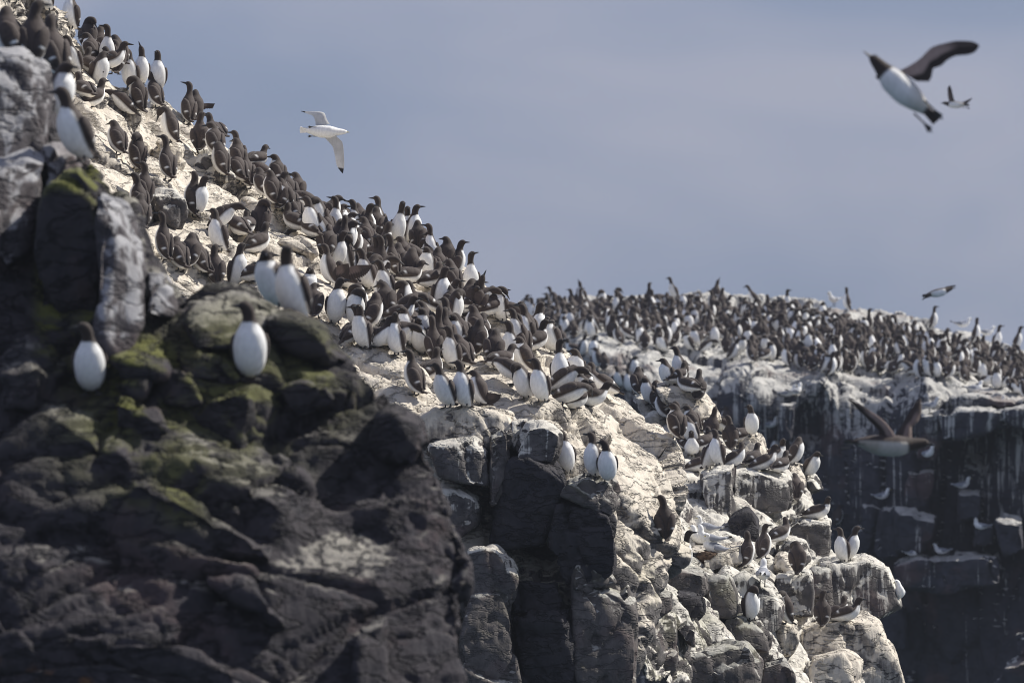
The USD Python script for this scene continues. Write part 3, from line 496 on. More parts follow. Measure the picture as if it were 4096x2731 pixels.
# ---------------------------------------------------------------- birds
feather = usdkit.material(stage, '/World/Looks/feathers', {
    'tint': ('attribute', {'attribute': 'tint'}), 'info': ('object_info', {}), 'tc': ('texture_coordinate', {}),
    'n': ('noise_texture', {'scale': 55.0, 'detail': 4.0, 'roughness': 0.65}), 'map': ('mapping', {'scale': (1.0, 1.0, 0.35)}),
    'v': ('math', {'math_type': 'multiply_add', 'value2': 0.55, 'value3': 0.72}), 'ri': ('math', {'math_type': 'multiply_add', 'value2': 0.28, 'value3': 0.86}), 'mm': ('math', {'math_type': 'multiply'}),
    'mul': ('vector_math', {'math_type': 'scale'}), 'b': ('bump', {'strength': 0.35, 'distance': 0.006}),
    'p': ('principled_bsdf', {'roughness': 0.75, 'specular_ior_level': 0.2, 'sheen_weight': 0.1})},
    [('tc.object', 'map.vector'), ('map.vector', 'n.vector'), ('n.fac', 'v.value1'), ('info.random', 'ri.value1'), ('v.value', 'mm.value1'), ('ri.value', 'mm.value2'), ('tint.color', 'mul.vector1'), ('mm.value', 'mul.scale'),
     ('mul.vector', 'p.base_color'), ('n.fac', 'b.height'), ('b.normal', 'p.normal')], surface='p.BSDF')
def plain(name, c, rough=0.6):
    return usdkit.material(stage, '/World/Looks/' + name, {'n': ('noise_texture', {'scale': 60.0, 'detail': 3.0}), 'r': ('rgb_ramp', {'ramp': [(0.3, tuple(0.8 * x for x in c)), (0.7, tuple(min(1, 1.15 * x) for x in c))]}),
                           'p': ('principled_bsdf', {'roughness': rough})}, [('n.fac', 'r.fac'), ('r.color', 'p.base_color')], surface='p.BSDF')
M_BILL, M_FOOT, M_EYE, M_YELLOW = plain('dark_bill', (0.018, 0.016, 0.016), 0.4), plain('dark_foot', (0.030, 0.028, 0.026)), plain('eye', (0.01, 0.008, 0.008), 0.15), plain('yellow_bill', (0.45, 0.36, 0.08), 0.4)
BROWN, HEAD, WHITE, BUFF = np.array([0.058, 0.043, 0.037]), np.array([0.038, 0.027, 0.022]), np.array([0.78, 0.77, 0.74]), np.array([0.62, 0.57, 0.48])
GREY, BLACK = np.array([0.27, 0.28, 0.31]), np.array([0.018, 0.018, 0.020])

def spine(table, n=46):
    t = np.array(table, float); c = t[:, :2]
    s = np.concatenate([[0], np.cumsum(np.linalg.norm(np.diff(c, axis=0), axis=1))]); s /= s[-1]
    q = np.linspace(0, 1, n); q = np.sort(np.concatenate([q, [0.006, 0.015, 0.985, 0.994]]))
    return q, PchipInterpolator(s, t)(q), s
def loft(table, k=20, n=46):
    """one continuous body: rings round a spine in the bird's own plane of symmetry (x forward, z up); angle 0 is the breast side"""
    q, r, s = spine(table, n)
    c = r[:, :2]; tg = np.gradient(c, axis=0); tg /= np.maximum(np.linalg.norm(tg, axis=1, keepdims=True), 1e-9)
    ven = np.stack([tg[:, 1], -tg[:, 0]], 1)                  # breast direction: right of travel from tail to head
    a = np.linspace(0, 2 * np.pi, k, endpoint=False)
    cx = c[:, None, 0] + np.cos(a) * r[:, None, 2] * ven[:, None, 0]
    cz = c[:, None, 1] + np.cos(a) * r[:, None, 2] * ven[:, None, 1]
    cy = np.sin(a) * r[:, None, 3] + 0 * cx
    v = np.stack([cx, cy, cz], -1)
    nq = len(q); i = np.arange(nq - 1)[:, None] * k; j = np.arange(k); j2 = (j + 1) % k
    f = np.concatenate([np.stack([i + j, i + j2, i + k + j2], -1).reshape(-1, 3), np.stack([i + j, i + k + j2, i + k + j], -1).reshape(-1, 3)])
    V = np.vstack([v.reshape(-1, 3), [[c[0, 0], 0, c[0, 1]]], [[c[-1, 0], 0, c[-1, 1]]]])
    f = np.vstack([f, np.stack([np.full(k, nq * k), j2, j], 1), np.stack([np.full(k, nq * k + 1), (nq - 1) * k + j, (nq - 1) * k + j2], 1)])
    return V, f, q, a, r, ven, s
def orient(v, f):
    t = trimesh.Trimesh(v, f, process=False)
    return f if t.volume > 0 else f[:, ::-1]
# tables: x, z, half depth, half width along the spine from tail to forehead
POSES = {
 'u': [(-.085, .035, .006, .010), (-.062, .050, .020, .030), (-.040, .075, .040, .048), (-.012, .125, .060, .066), (.004, .185, .066, .070), (.014, .240, .056, .060), (.016, .282, .040, .043), (.018, .318, .029, .030), (.027, .355, .030, .029), (.046, .371, .026, .025), (.066, .373, .013, .013)],
 't': [(-.080, .030, .006, .010), (-.056, .048, .020, .030), (-.034, .078, .038, .046), (-.010, .130, .056, .062), (.004, .195, .060, .065), (.010, .250, .050, .054), (.010, .295, .036, .038), (.010, .345, .025, .026), (.016, .390, .028, .027), (.034, .410, .025, .024), (.055, .413, .013, .013)],
 'h': [(-.095, .040, .006, .010), (-.072, .052, .022, .032), (-.045, .080, .045, .052), (-.014, .130, .067, .071), (.006, .185, .071, .074), (.020, .232, .062, .065), (.026, .268, .047, .049), (.032, .292, .038, .037), (.046, .308, .031, .029), (.062, .311, .025, .023), (.082, .309, .013, .012)],
 'c': [(-.175, .055, .006, .012), (-.140, .062, .022, .034), (-.095, .075, .042, .054), (-.035, .095, .063, .072), (.025, .118, .066, .074), (.072, .150, .053, .057), (.092, .185, .037, .040), (.100, .215, .029, .029), (.112, .244, .030, .028), (.131, .256, .025, .024), (.152, .255, .013, .012)],
 'p': [(-.085, .035, .006, .010), (-.062, .050, .020, .030), (-.040, .075, .040, .048), (-.012, .125, .060, .066), (.002, .185, .067, .071), (.012, .238, .060, .063), (.026, .280, .046, .048), (.050, .304, .036, .035), (.078, .300, .031, .029), (.092, .280, .026, .024), (.099, .258, .013, .012)],
 'b': [(-.085, .035, .006, .010), (-.062, .050, .020, .030), (-.040, .075, .040, .048), (-.012, .125, .060, .066), (.004, .185, .067, .071), (.012, .240, .060, .063), (.008, .285, .047, .049), (-.012, .315, .037, .037), (-.042, .312, .031, .030), (-.060, .294, .026, .024), (-.072, .274, .013, .012)],
 's': [(-.080, .030, .006, .010), (-.056, .048, .020, .030), (-.034, .078, .038, .046), (-.010, .130, .058, .064), (.004, .190, .064, .068), (.012, .245, .054, .057), (.014, .288, .039, .041), (.016, .328, .028, .028), (.021, .366, .029, .027), (.028, .387, .023, .022), (.036, .406, .012, .011)],
 'n': [(-.125, .065, .006, .010), (-.098, .075, .020, .030), (-.066, .095, .040, .048), (-.022, .130, .060, .066), (.026, .168, .065, .069), (.072, .200, .055, .058), (.108, .218, .040, .042), (.144, .226, .030, .030), (.180, .222, .029, .028), (.201, .211, .025, .023), (.219, .199, .012, .012)],
}
for _k in POSES: POSES[_k] = [(x * 1.0, z - 0.024, rx * (1.13 if i < 6 else 1.05), ry * (1.14 if i < 6 else 1.05)) for i, (x, z, rx, ry) in enumerate(POSES[_k])]
HEADS = {'m': -62.0, 'o': 0.0, 'w': 62.0}                     # head turned to its right, straight, to its left
def yawhead(v, table, q_of, deg):
    if not deg: return v
    t = np.array(table); px, pz = t[-5, 0], t[-5, 1]
    w = np.clip((q_of - 0.66) / 0.16, 0, 1); w = w * w * (3 - 2 * w); a = np.radians(deg) * w
    x, y = v[:, 0] - px, v[:, 1]
    return np.stack([px + x * np.cos(a) - y * np.sin(a), x * np.sin(a) + y * np.cos(a), v[:, 2]], 1)
def shell(table, s0, s1, phi0, phi1, side, thick, prof, tip=0.0, n=16, k=9, lift=0.004):
    """a folded wing: a closed leaf lying on the body between two places of the spine; prof gives its half breadth along it"""
    q, r, ss = spine(table, 60)
    u = np.linspace(0, 1, n); qq = s1 + (s0 - s1) * u         # from shoulder to tip
    R = np.stack([np.interp(np.clip(qq, 0, 1), q, r[:, j]) for j in range(4)], 1)
    c = R[:, :2]; tg = -np.gradient(c, axis=0); tg /= np.maximum(np.linalg.norm(tg, axis=1, keepdims=True), 1e-9); ven = np.stack([tg[:, 1], -tg[:, 0]], 1)
    mid = phi0 + (phi1 - phi0) * u; half = np.interp(u, *zip(*prof))
    vs = []
    for off in (lift, lift + thick):
        w = np.linspace(-1, 1, k); a = np.radians(mid[:, None] + half[:, None] * w)
        o = off * (1 - np.abs(w) ** 3 * 0.6) if off > lift else 0 * w - 0.002
        rx, ry = np.maximum(R[:, None, 2], .022) + o, np.maximum(R[:, None, 3], .030) + o
        vs.append(np.stack([c[:, None, 0] + np.cos(a) * rx * ven[:, None, 0], side * np.sin(a) * ry, c[:, None, 1] + np.cos(a) * rx * ven[:, None, 1]], -1))
    V = np.vstack([vs[0].reshape(-1, 3), vs[1].reshape(-1, 3)]); N = n * k
    i, j = np.meshgrid(np.arange(n - 1), np.arange(k - 1), indexing='ij'); a = (i * k + j).ravel(); b = a + 1; d = a + k; e = d + 1
    f = [np.stack([a, b, e], 1), np.stack([a, e, d], 1), np.stack([a + N, e + N, b + N], 1), np.stack([a + N, d + N, e + N], 1)]
    rim = np.concatenate([np.arange(k), np.arange(1, n) * k + k - 1, (n - 1) * k + np.arange(k - 2, -1, -1), np.arange(n - 2, 0, -1) * k]); r2 = np.roll(rim, -1)
    f += [np.stack([rim, r2 + N, r2], 1), np.stack([rim, rim + N, r2 + N], 1)]
    uu = np.repeat(u, k); ww = np.tile(np.linspace(-1, 1, k), n)
    f = np.vstack(f)
    return V, orient(V, f), np.concatenate([uu, uu]), np.concatenate([ww, ww])
def cone(p0, p1, r0, w=0.8, k=8, droop=0.003):
    p0, p1 = np.array(p0, float), np.array(p1, float); ax = (p1 - p0) / np.linalg.norm(p1 - p0)
    sd = np.cross(ax, [0, 0, 1.0]); sd = sd / np.linalg.norm(sd) if np.linalg.norm(sd) > 0.05 else np.array([0, 1.0, 0]); up = np.cross(sd, ax)
    a = np.linspace(0, 2 * np.pi, k, endpoint=False); V = []
    for t, r in ((0, 1.0), (0.35, 0.74), (0.7, 0.45), (0.93, 0.16)):
        c = p0 + (p1 - p0) * t + np.array([0, 0, -droop]) * t * t
        V.append(c + (np.cos(a)[:, None] * sd * w + np.sin(a)[:, None] * up) * r0 * r)
    V = np.vstack(V + [[p0], [p1 - [0, 0, droop]]]); f = []
    for i in range(3):
        for j in range(k):
            j2 = (j + 1) % k; f += [[i * k + j, i * k + j2, (i + 1) * k + j2], [i * k + j, (i + 1) * k + j2, (i + 1) * k + j]]
    for j in range(k): j2 = (j + 1) % k; f += [[4 * k, j2, j], [4 * k + 1, 3 * k + j, 3 * k + j2]]
    f = np.array(f); return V, orient(V, f)
def foot_mesh(x, y, z=0.0, yaw=0.0, leg=0.05, s=1.0):
    """webbed foot of three toes and its shank"""
    toes = [(-0.45, .045), (0.0, .055), (0.45, .045)]; P0 = []
    for k, (a, l) in enumerate(toes):
        P0.append((l * np.cos(a), l * np.sin(a)))
        if k < 2: P0.append((0.038 * np.cos(a + .22), 0.038 * np.sin(a + .22)))
    P0 = np.array(P0) * s; P0 = np.vstack([[(-.006, 0)], P0])
    top = np.column_stack([P0, np.where(np.arange(len(P0)) == 0, .012, .006)]); bot = np.column_stack([P0, np.zeros(len(P0))])
    V = np.vstack([top, bot]); n = len(P0); f = [[0, i, i + 1] for i in range(1, n - 1)] + [[n, n + i + 1, n + i] for i in range(1, n - 1)]
    for i in range(n): j = (i + 1) % n; f += [[i, n + i, n + j], [i, n + j, j]]
    c = trimesh.creation.cylinder(radius=0.006 * s, height=leg, sections=6); c.apply_translation([-.004, 0, leg / 2 + .004])
    f = np.vstack([np.array(f), np.array(c.faces) + len(V)]); V = np.vstack([V, c.vertices])
    ca, sa = np.cos(yaw), np.sin(yaw)
    V = np.column_stack([V[:, 0] * ca - V[:, 1] * sa + x, V[:, 0] * sa + V[:, 1] * ca + y, V[:, 2] + z])
    return V, f
def eye_mesh(c): m = trimesh.creation.icosphere(1, 0.0048); m.apply_translation(c); return m
def mix(a, b, t): return a + (b - a) * np.asarray(t)[..., None]
def sst(x, a, b): t = np.clip((x - a) / (b - a), 0, 1); return t * t * (3 - 2 * t)

def build_guillemot(root, pose, turn, wings=True):
    tb = POSES[pose]; V, f, q, a, r, ven, s = loft(tb); f = orient(V, f)
    k = len(a); qv = np.concatenate([np.repeat(q, k), [q[0], q[-1]]]); av = np.concatenate([np.tile(a, len(q)), [np.pi, 0]]); av = np.where(av > np.pi, 2 * np.pi - av, av)
    wob = (meshkit.fbm(V * 60.0, 3, 5) - 0.5)
    neck = s[6] + 0.012 - 0.075 * np.cos(np.minimum(av, np.pi / 2) * 1.0) * 0 + 0.03 * np.cos(av)          # white runs up in a point on the throat
    belly = (1 - sst(av + wob * 0.25, 1.34, 1.50)) * (1 - sst(qv + wob * 0.008, neck - 0.004, neck + 0.010)) * sst(qv, 0.02, 0.06)
    col = mix(np.where(qv[:, None] > s[6], HEAD, BROWN), WHITE, belly)
    low = belly * (1 - sst(qv, s[2], s[4])) * np.clip(0.45 + wob * 1.6, 0, 1); col = mix(col, BUFF, low * 0.6)
    Vh = yawhead(V, tb, qv, HEADS[turn])
    part(root, 'body', (Vh, f), feather, smooth=True, tint=col)
    if wings:
        for sd in (1, -1):
            W, wf, uu, ww = shell(tb, 0.035, s[5] - 0.01, 117, 148, sd, 0.013, [(0, 12), (0.12, 32), (0.4, 36), (0.72, 30), (0.88, 23), (1, 5)])
            fe = 0.88 + 0.24 * (np.sin(uu * 40 + ww * 3) > 0.2)
            wc = BROWN * fe[:, None]
            bar = np.exp(-((uu - 0.66 + 0.05 * ww) / 0.022) ** 2) * (ww < 0.5) * (ww > -0.8); wc = mix(wc, WHITE, np.clip(bar * 1.2, 0, 1))
            wc = mix(wc, BROWN * 0.62, sst(uu, 0.72, 0.80))
            part(root, 'wing', (W, wf), feather, smooth=True, tint=wc)
    # tail, bill, eyes, feet
    T0 = np.array([tb[0][0], 0, tb[0][1]]); dr = np.array([tb[0][0] - tb[2][0], 0, tb[0][1] - tb[2][1]]); dr /= np.linalg.norm(dr)
    base = T0 - dr * 0.03; tip = T0 + dr * 0.035; tip[2] = max(tip[2], 0.006); nrm = np.cross(dr, [0, 1, 0])
    tv = [base + [0, .016, 0], base - [0, .016, 0], tip + [0, .020, 0], tip - [0, .020, 0], tip + dr * .008]
    tv = np.vstack([np.array(tv) + nrm * .006, np.array(tv) - nrm * .006])
    h = manifold3d.Manifold.hull_points(tv.astype(np.float32)); part(root, 'tail', h, feather, tint=np.tile(BROWN * 0.75, (h.num_vert(), 1)))
    e = np.array(tb); hd = np.array([e[-1, 0] - e[-2, 0], 0, e[-1, 1] - e[-2, 1]]); hd /= np.linalg.norm(hd); c1 = np.array([e[-1, 0], 0, e[-1, 1]]); c2 = np.array([e[-2, 0], 0, e[-2, 1]])
    B, bf = cone(c1 - hd * 0.012, c1 + hd * 0.056, 0.0125, 0.75)
    part(root, 'bill', (yawhead(B, tb, np.ones(len(B)), HEADS[turn]), bf), M_BILL, smooth=35)
    upv = np.cross(hd, [0, -1, 0]); upv = upv if upv[2] > 0 or abs(upv[2]) < .3 else -upv
    for sd in (1, -1):
        m = eye_mesh(c2 + hd * 0.006 + upv * 0.006 + np.array([0, sd * 0.0225, 0])); m.vertices = yawhead(np.array(m.vertices), tb, np.ones(len(m.vertices)), HEADS[turn]); part(root, 'eye', m, M_EYE, smooth=True)
    for sd in (1, -1):
        part(root, 'foot', foot_mesh(-0.012 + (tb[3][0] + .012), sd * 0.030, 0.0, sd * 0.22, leg=max(0.02, min(0.05, tb[3][1] - 0.05))), M_FOOT)
KPOSES = {
 'k': [(-.150, .118, .008, .020), (-.115, .120, .020, .034), (-.070, .122, .042, .050), (-.015, .124, .054, .060), (.040, .140, .054, .058), (.078, .172, .042, .043), (.090, .205, .031, .032), (.100, .235, .032, .031), (.116, .250, .029, .027), (.136, .248, .014, .013)],
 'z': [(-.150, .070, .008, .020), (-.115, .070, .022, .036), (-.070, .070, .045, .054), (-.015, .072, .058, .064), (.040, .086, .057, .061), (.074, .115, .044, .045), (.084, .145, .033, .034), (.094, .172, .033, .032), (.110, .186, .029, .027), (.130, .183, .014, .013)],
}
def build_kittiwake(root, pose, turn):
    tb = KPOSES[pose]; V, f, q, a, r, ven, s = loft(tb); f = orient(V, f); k = len(a)
    qv = np.concatenate([np.repeat(q, k), [q[0], q[-1]]]); av = np.concatenate([np.tile(a, len(q)), [np.pi, 0]]); av = np.where(av > np.pi, 2 * np.pi - av, av)
    back = sst(av, 1.75, 2.0) * sst(qv, 0.18, 0.22) * (1 - sst(qv, s[5] - .06, s[5] - .03))
    part(root, 'body', (yawhead(V, tb, qv, HEADS[turn]), f), feather, smooth=True, tint=mix(WHITE * 1.02, GREY, back))
    for sd in (1, -1):
        ext = [(tb[0][0] - .10, tb[0][1] + .012, .012, .018)] + [tuple(x) for x in tb]
        W, wf, uu, ww = shell(ext, 0.0, s[5] * 0.8, 96, 150, sd, 0.010, [(0, 16), (0.15, 38), (0.5, 40), (0.75, 26), (1, 4)])
        wc = mix(np.tile(GREY, (len(uu), 1)), BLACK, sst(uu, 0.80, 0.84)); wc = mix(wc, WHITE, np.exp(-((uu - 0.74) / 0.02) ** 2) * 0.8)
        part(root, 'wing', (W, wf), feather, smooth=True, tint=wc)
    e = np.array(tb); hd = np.array([e[-1, 0] - e[-2, 0], 0, e[-1, 1] - e[-2, 1]]); hd /= np.linalg.norm(hd); c1 = np.array([e[-1, 0], 0, e[-1, 1]]); c2 = np.array([e[-2, 0], 0, e[-2, 1]])
    B, bf = cone(c1 - hd * 0.012, c1 + hd * 0.028, 0.009, 0.7, droop=0.006)
    part(root, 'bill', (yawhead(B, tb, np.ones(len(B)), HEADS[turn]), bf), M_YELLOW, smooth=35)
    for sd in (1, -1):
        m = eye_mesh(c2 + np.array([0.008, sd * 0.0235, 0.005])); m.vertices = yawhead(np.array(m.vertices), tb, np.ones(len(m.vertices)), HEADS[turn]); part(root, 'eye', m, M_EYE, smooth=True)
    if pose == 'k':
        for sd in (1, -1): part(root, 'leg', foot_mesh(0.0, sd * 0.024, 0.0, sd * 0.2, leg=0.085), M_FOOT)
def leaf(p0, p1, w0, w1, w2, th, col, nrm, out):
    """a feather or a length of arm: a thin pointed blade"""
    ax = p1 - p0; L = np.linalg.norm(ax); ax = ax / L; sd = np.cross(ax, nrm); sd /= max(np.linalg.norm(sd), 1e-6); n = np.cross(sd, ax); b = sum(len(x) for x in out[0]); rows = []
    for t, w in ((0, w0), (0.55, w1), (0.9, w2), (1.0, w2 * .35)):
        c = p0 + ax * L * t; rows += [c + sd * w, c + n * th, c - sd * w, c - n * th * .4]
    fs = []
    for i in range(3):
        for j in range(4): j2 = (j + 1) % 4; fs += [[b + i * 4 + j, b + i * 4 + j2, b + i * 4 + 4 + j2], [b + i * 4 + j, b + i * 4 + 4 + j2, b + i * 4 + 4 + j]]
    fs += [[b, b + 2, b + 1], [b, b + 3, b + 2], [b + 12, b + 13, b + 14], [b + 12, b + 14, b + 15]]
    out[0].append(np.array(rows)); out[1].extend(fs); out[2].append(np.tile(col, (16, 1)) if np.ndim(col) == 1 else np.repeat(col, 4, axis=0))
def curve(P_, n):
    P_ = np.array(P_, float); t = np.concatenate([[0], np.cumsum(np.linalg.norm(np.diff(P_, axis=0), axis=1))]); t /= t[-1]
    return PchipInterpolator(t, P_)(np.linspace(0, 1, n))
def open_wing(lead, trail, kind='g', n=64, m=9, lobes=20, lobe=0.07, thick=0.013, pale=2.2):
    """an open wing between its leading and trailing edge (points in metres): thick at the front, thin and lobed by the feather tips behind"""
    A, B = curve(lead, n), curve(trail, n); t = np.linspace(0, 1, n); ch = np.linalg.norm(B - A, axis=1, keepdims=True)
    nr = np.cross(np.gradient(A, axis=0), B - A); nr /= np.maximum(np.linalg.norm(nr, axis=1, keepdims=True), 1e-9)
    nr[-3:] = nr[-4]; saw = np.abs((t * lobes) % 1.0 - 0.5) * 2
    B = B + (B - A) / np.maximum(ch, 1e-6) * (np.maximum(ch, .03) * lobe * (0.5 - saw))[:, :1] if saw.ndim > 1 else B + (B - A) / np.maximum(ch, 1e-6) * (np.maximum(ch[:, 0], .03) * lobe * (0.5 - saw))[:, None]
    s = np.linspace(0, 1, m); th = thick * (np.sqrt(np.clip(s, 0, 1)) * (1 - s) * 1.9 + 0.10) * 1.0
    fade = (0.35 + 0.65 * (1 - t))[:, None, None]; camb = (0.06 * np.sin(np.pi * s ** 0.7))[None, :, None] * ch[:, None]
    mid = A[:, None] + (B - A)[:, None] * s[None, :, None]
    ridge = (0.0018 * (((t * lobes) % 1.0) - 0.5))[:, None, None] * np.clip(s * 2 - .5, 0, 1)[None, :, None]
    up = mid + nr[:, None] * (camb + th[None, :, None] * fade + ridge); dn = mid + nr[:, None] * (camb - th[None, :, None] * fade * .6 + ridge)
    V = np.vstack([up.reshape(-1, 3), dn.reshape(-1, 3)]); N = n * m
    i, j = np.meshgrid(np.arange(n - 1), np.arange(m - 1), indexing='ij'); a = (i * m + j).ravel(); b = a + 1; d = a + m; e = d + 1
    f = [np.stack([a, b, e], 1), np.stack([a, e, d], 1), np.stack([a + N, e + N, b + N], 1), np.stack([a + N, d + N, e + N], 1)]
    rim = np.concatenate([np.arange(m), np.arange(1, n) * m + m - 1, (n - 1) * m + np.arange(m - 2, -1, -1), np.arange(n - 2, 0, -1) * m]); r2 = np.roll(rim, -1)
    f += [np.stack([rim, r2 + N, r2], 1), np.stack([rim, rim + N, r2 + N], 1)]; f = np.vstack(f)
    T_ = np.tile(np.repeat(t, m), 2); S_ = np.tile(np.tile(s, n), 2); st = 0.80 + 0.40 * (np.sin(T_ * lobes * 2 * np.pi) > 0) * np.clip(S_ * 2 - .4, 0, 1)
    if kind == 'k':
        c = mix(np.tile(WHITE * 0.60, (len(T_), 1)), WHITE * 0.80, sst(T_, .45, .7) * S_); c = c * (0.9 + 0.1 * st)[:, None]
        c = mix(c, BLACK, sst(T_ + .05 * S_, .88, .90))
    else:
        c = mix(np.tile(BROWN * pale, (len(T_), 1)), BROWN * .75, np.clip(sst(S_, .45, .62) + sst(T_, .55, .75) * .8, 0, 1)); c = c * st[:, None]
    return V, orient(V, f), c
# ---------------------------------------------------------------- models of the birds, then every bird on its ledge
MODEL = {}
WORDS = dict(u='upright', t='longnecked', h='hunched', c='crouching', p='breast_preening', b='back_preening', s='skypointing', n='stooping', k='standing', z='sitting', m='looking_right', o='looking_ahead', w='looking_left')
for kind, poses, build in (('guillemot', POSES, build_guillemot), ('kittiwake', KPOSES, build_kittiwake)):
    for p_ in poses:
        for t_ in HEADS:
            path = f'/World/{WORDS[p_]}_{kind}_{WORDS[t_]}'
            MODEL[kind, p_, t_] = stage.CreateClassPrim(path); build(MODEL[kind, p_, t_], p_, t_)
RAY = trimesh.Trimesh(np.vstack([v for v, f in TERRAIN]), np.vstack([f + o for (v, f), o in zip(TERRAIN, np.cumsum([0] + [len(v) for v, f in TERRAIN]))]), process=False)
from trimesh.ray.ray_pyembree import RayMeshIntersector
RI = RayMeshIntersector(RAY)
def ground(uv, dmin=20.0):
    """distance of the rock seen at each photo pixel"""
    uv = np.asarray(uv, float).reshape(-1, 2); o = P(uv[:, 0], uv[:, 1], dmin); d = P(uv[:, 0], uv[:, 1], 200.0) - o; d /= np.linalg.norm(d, axis=1, keepdims=True)
    loc, ir, it = RI.intersects_location(o, d, multiple_hits=False)
    out = np.full(len(uv), np.inf); out[ir] = unP(loc)[2]
    return out
ANG = dict(F=-90, FR=-45, R=0, BR=45, B=90, BL=135, L=180, FL=-135)
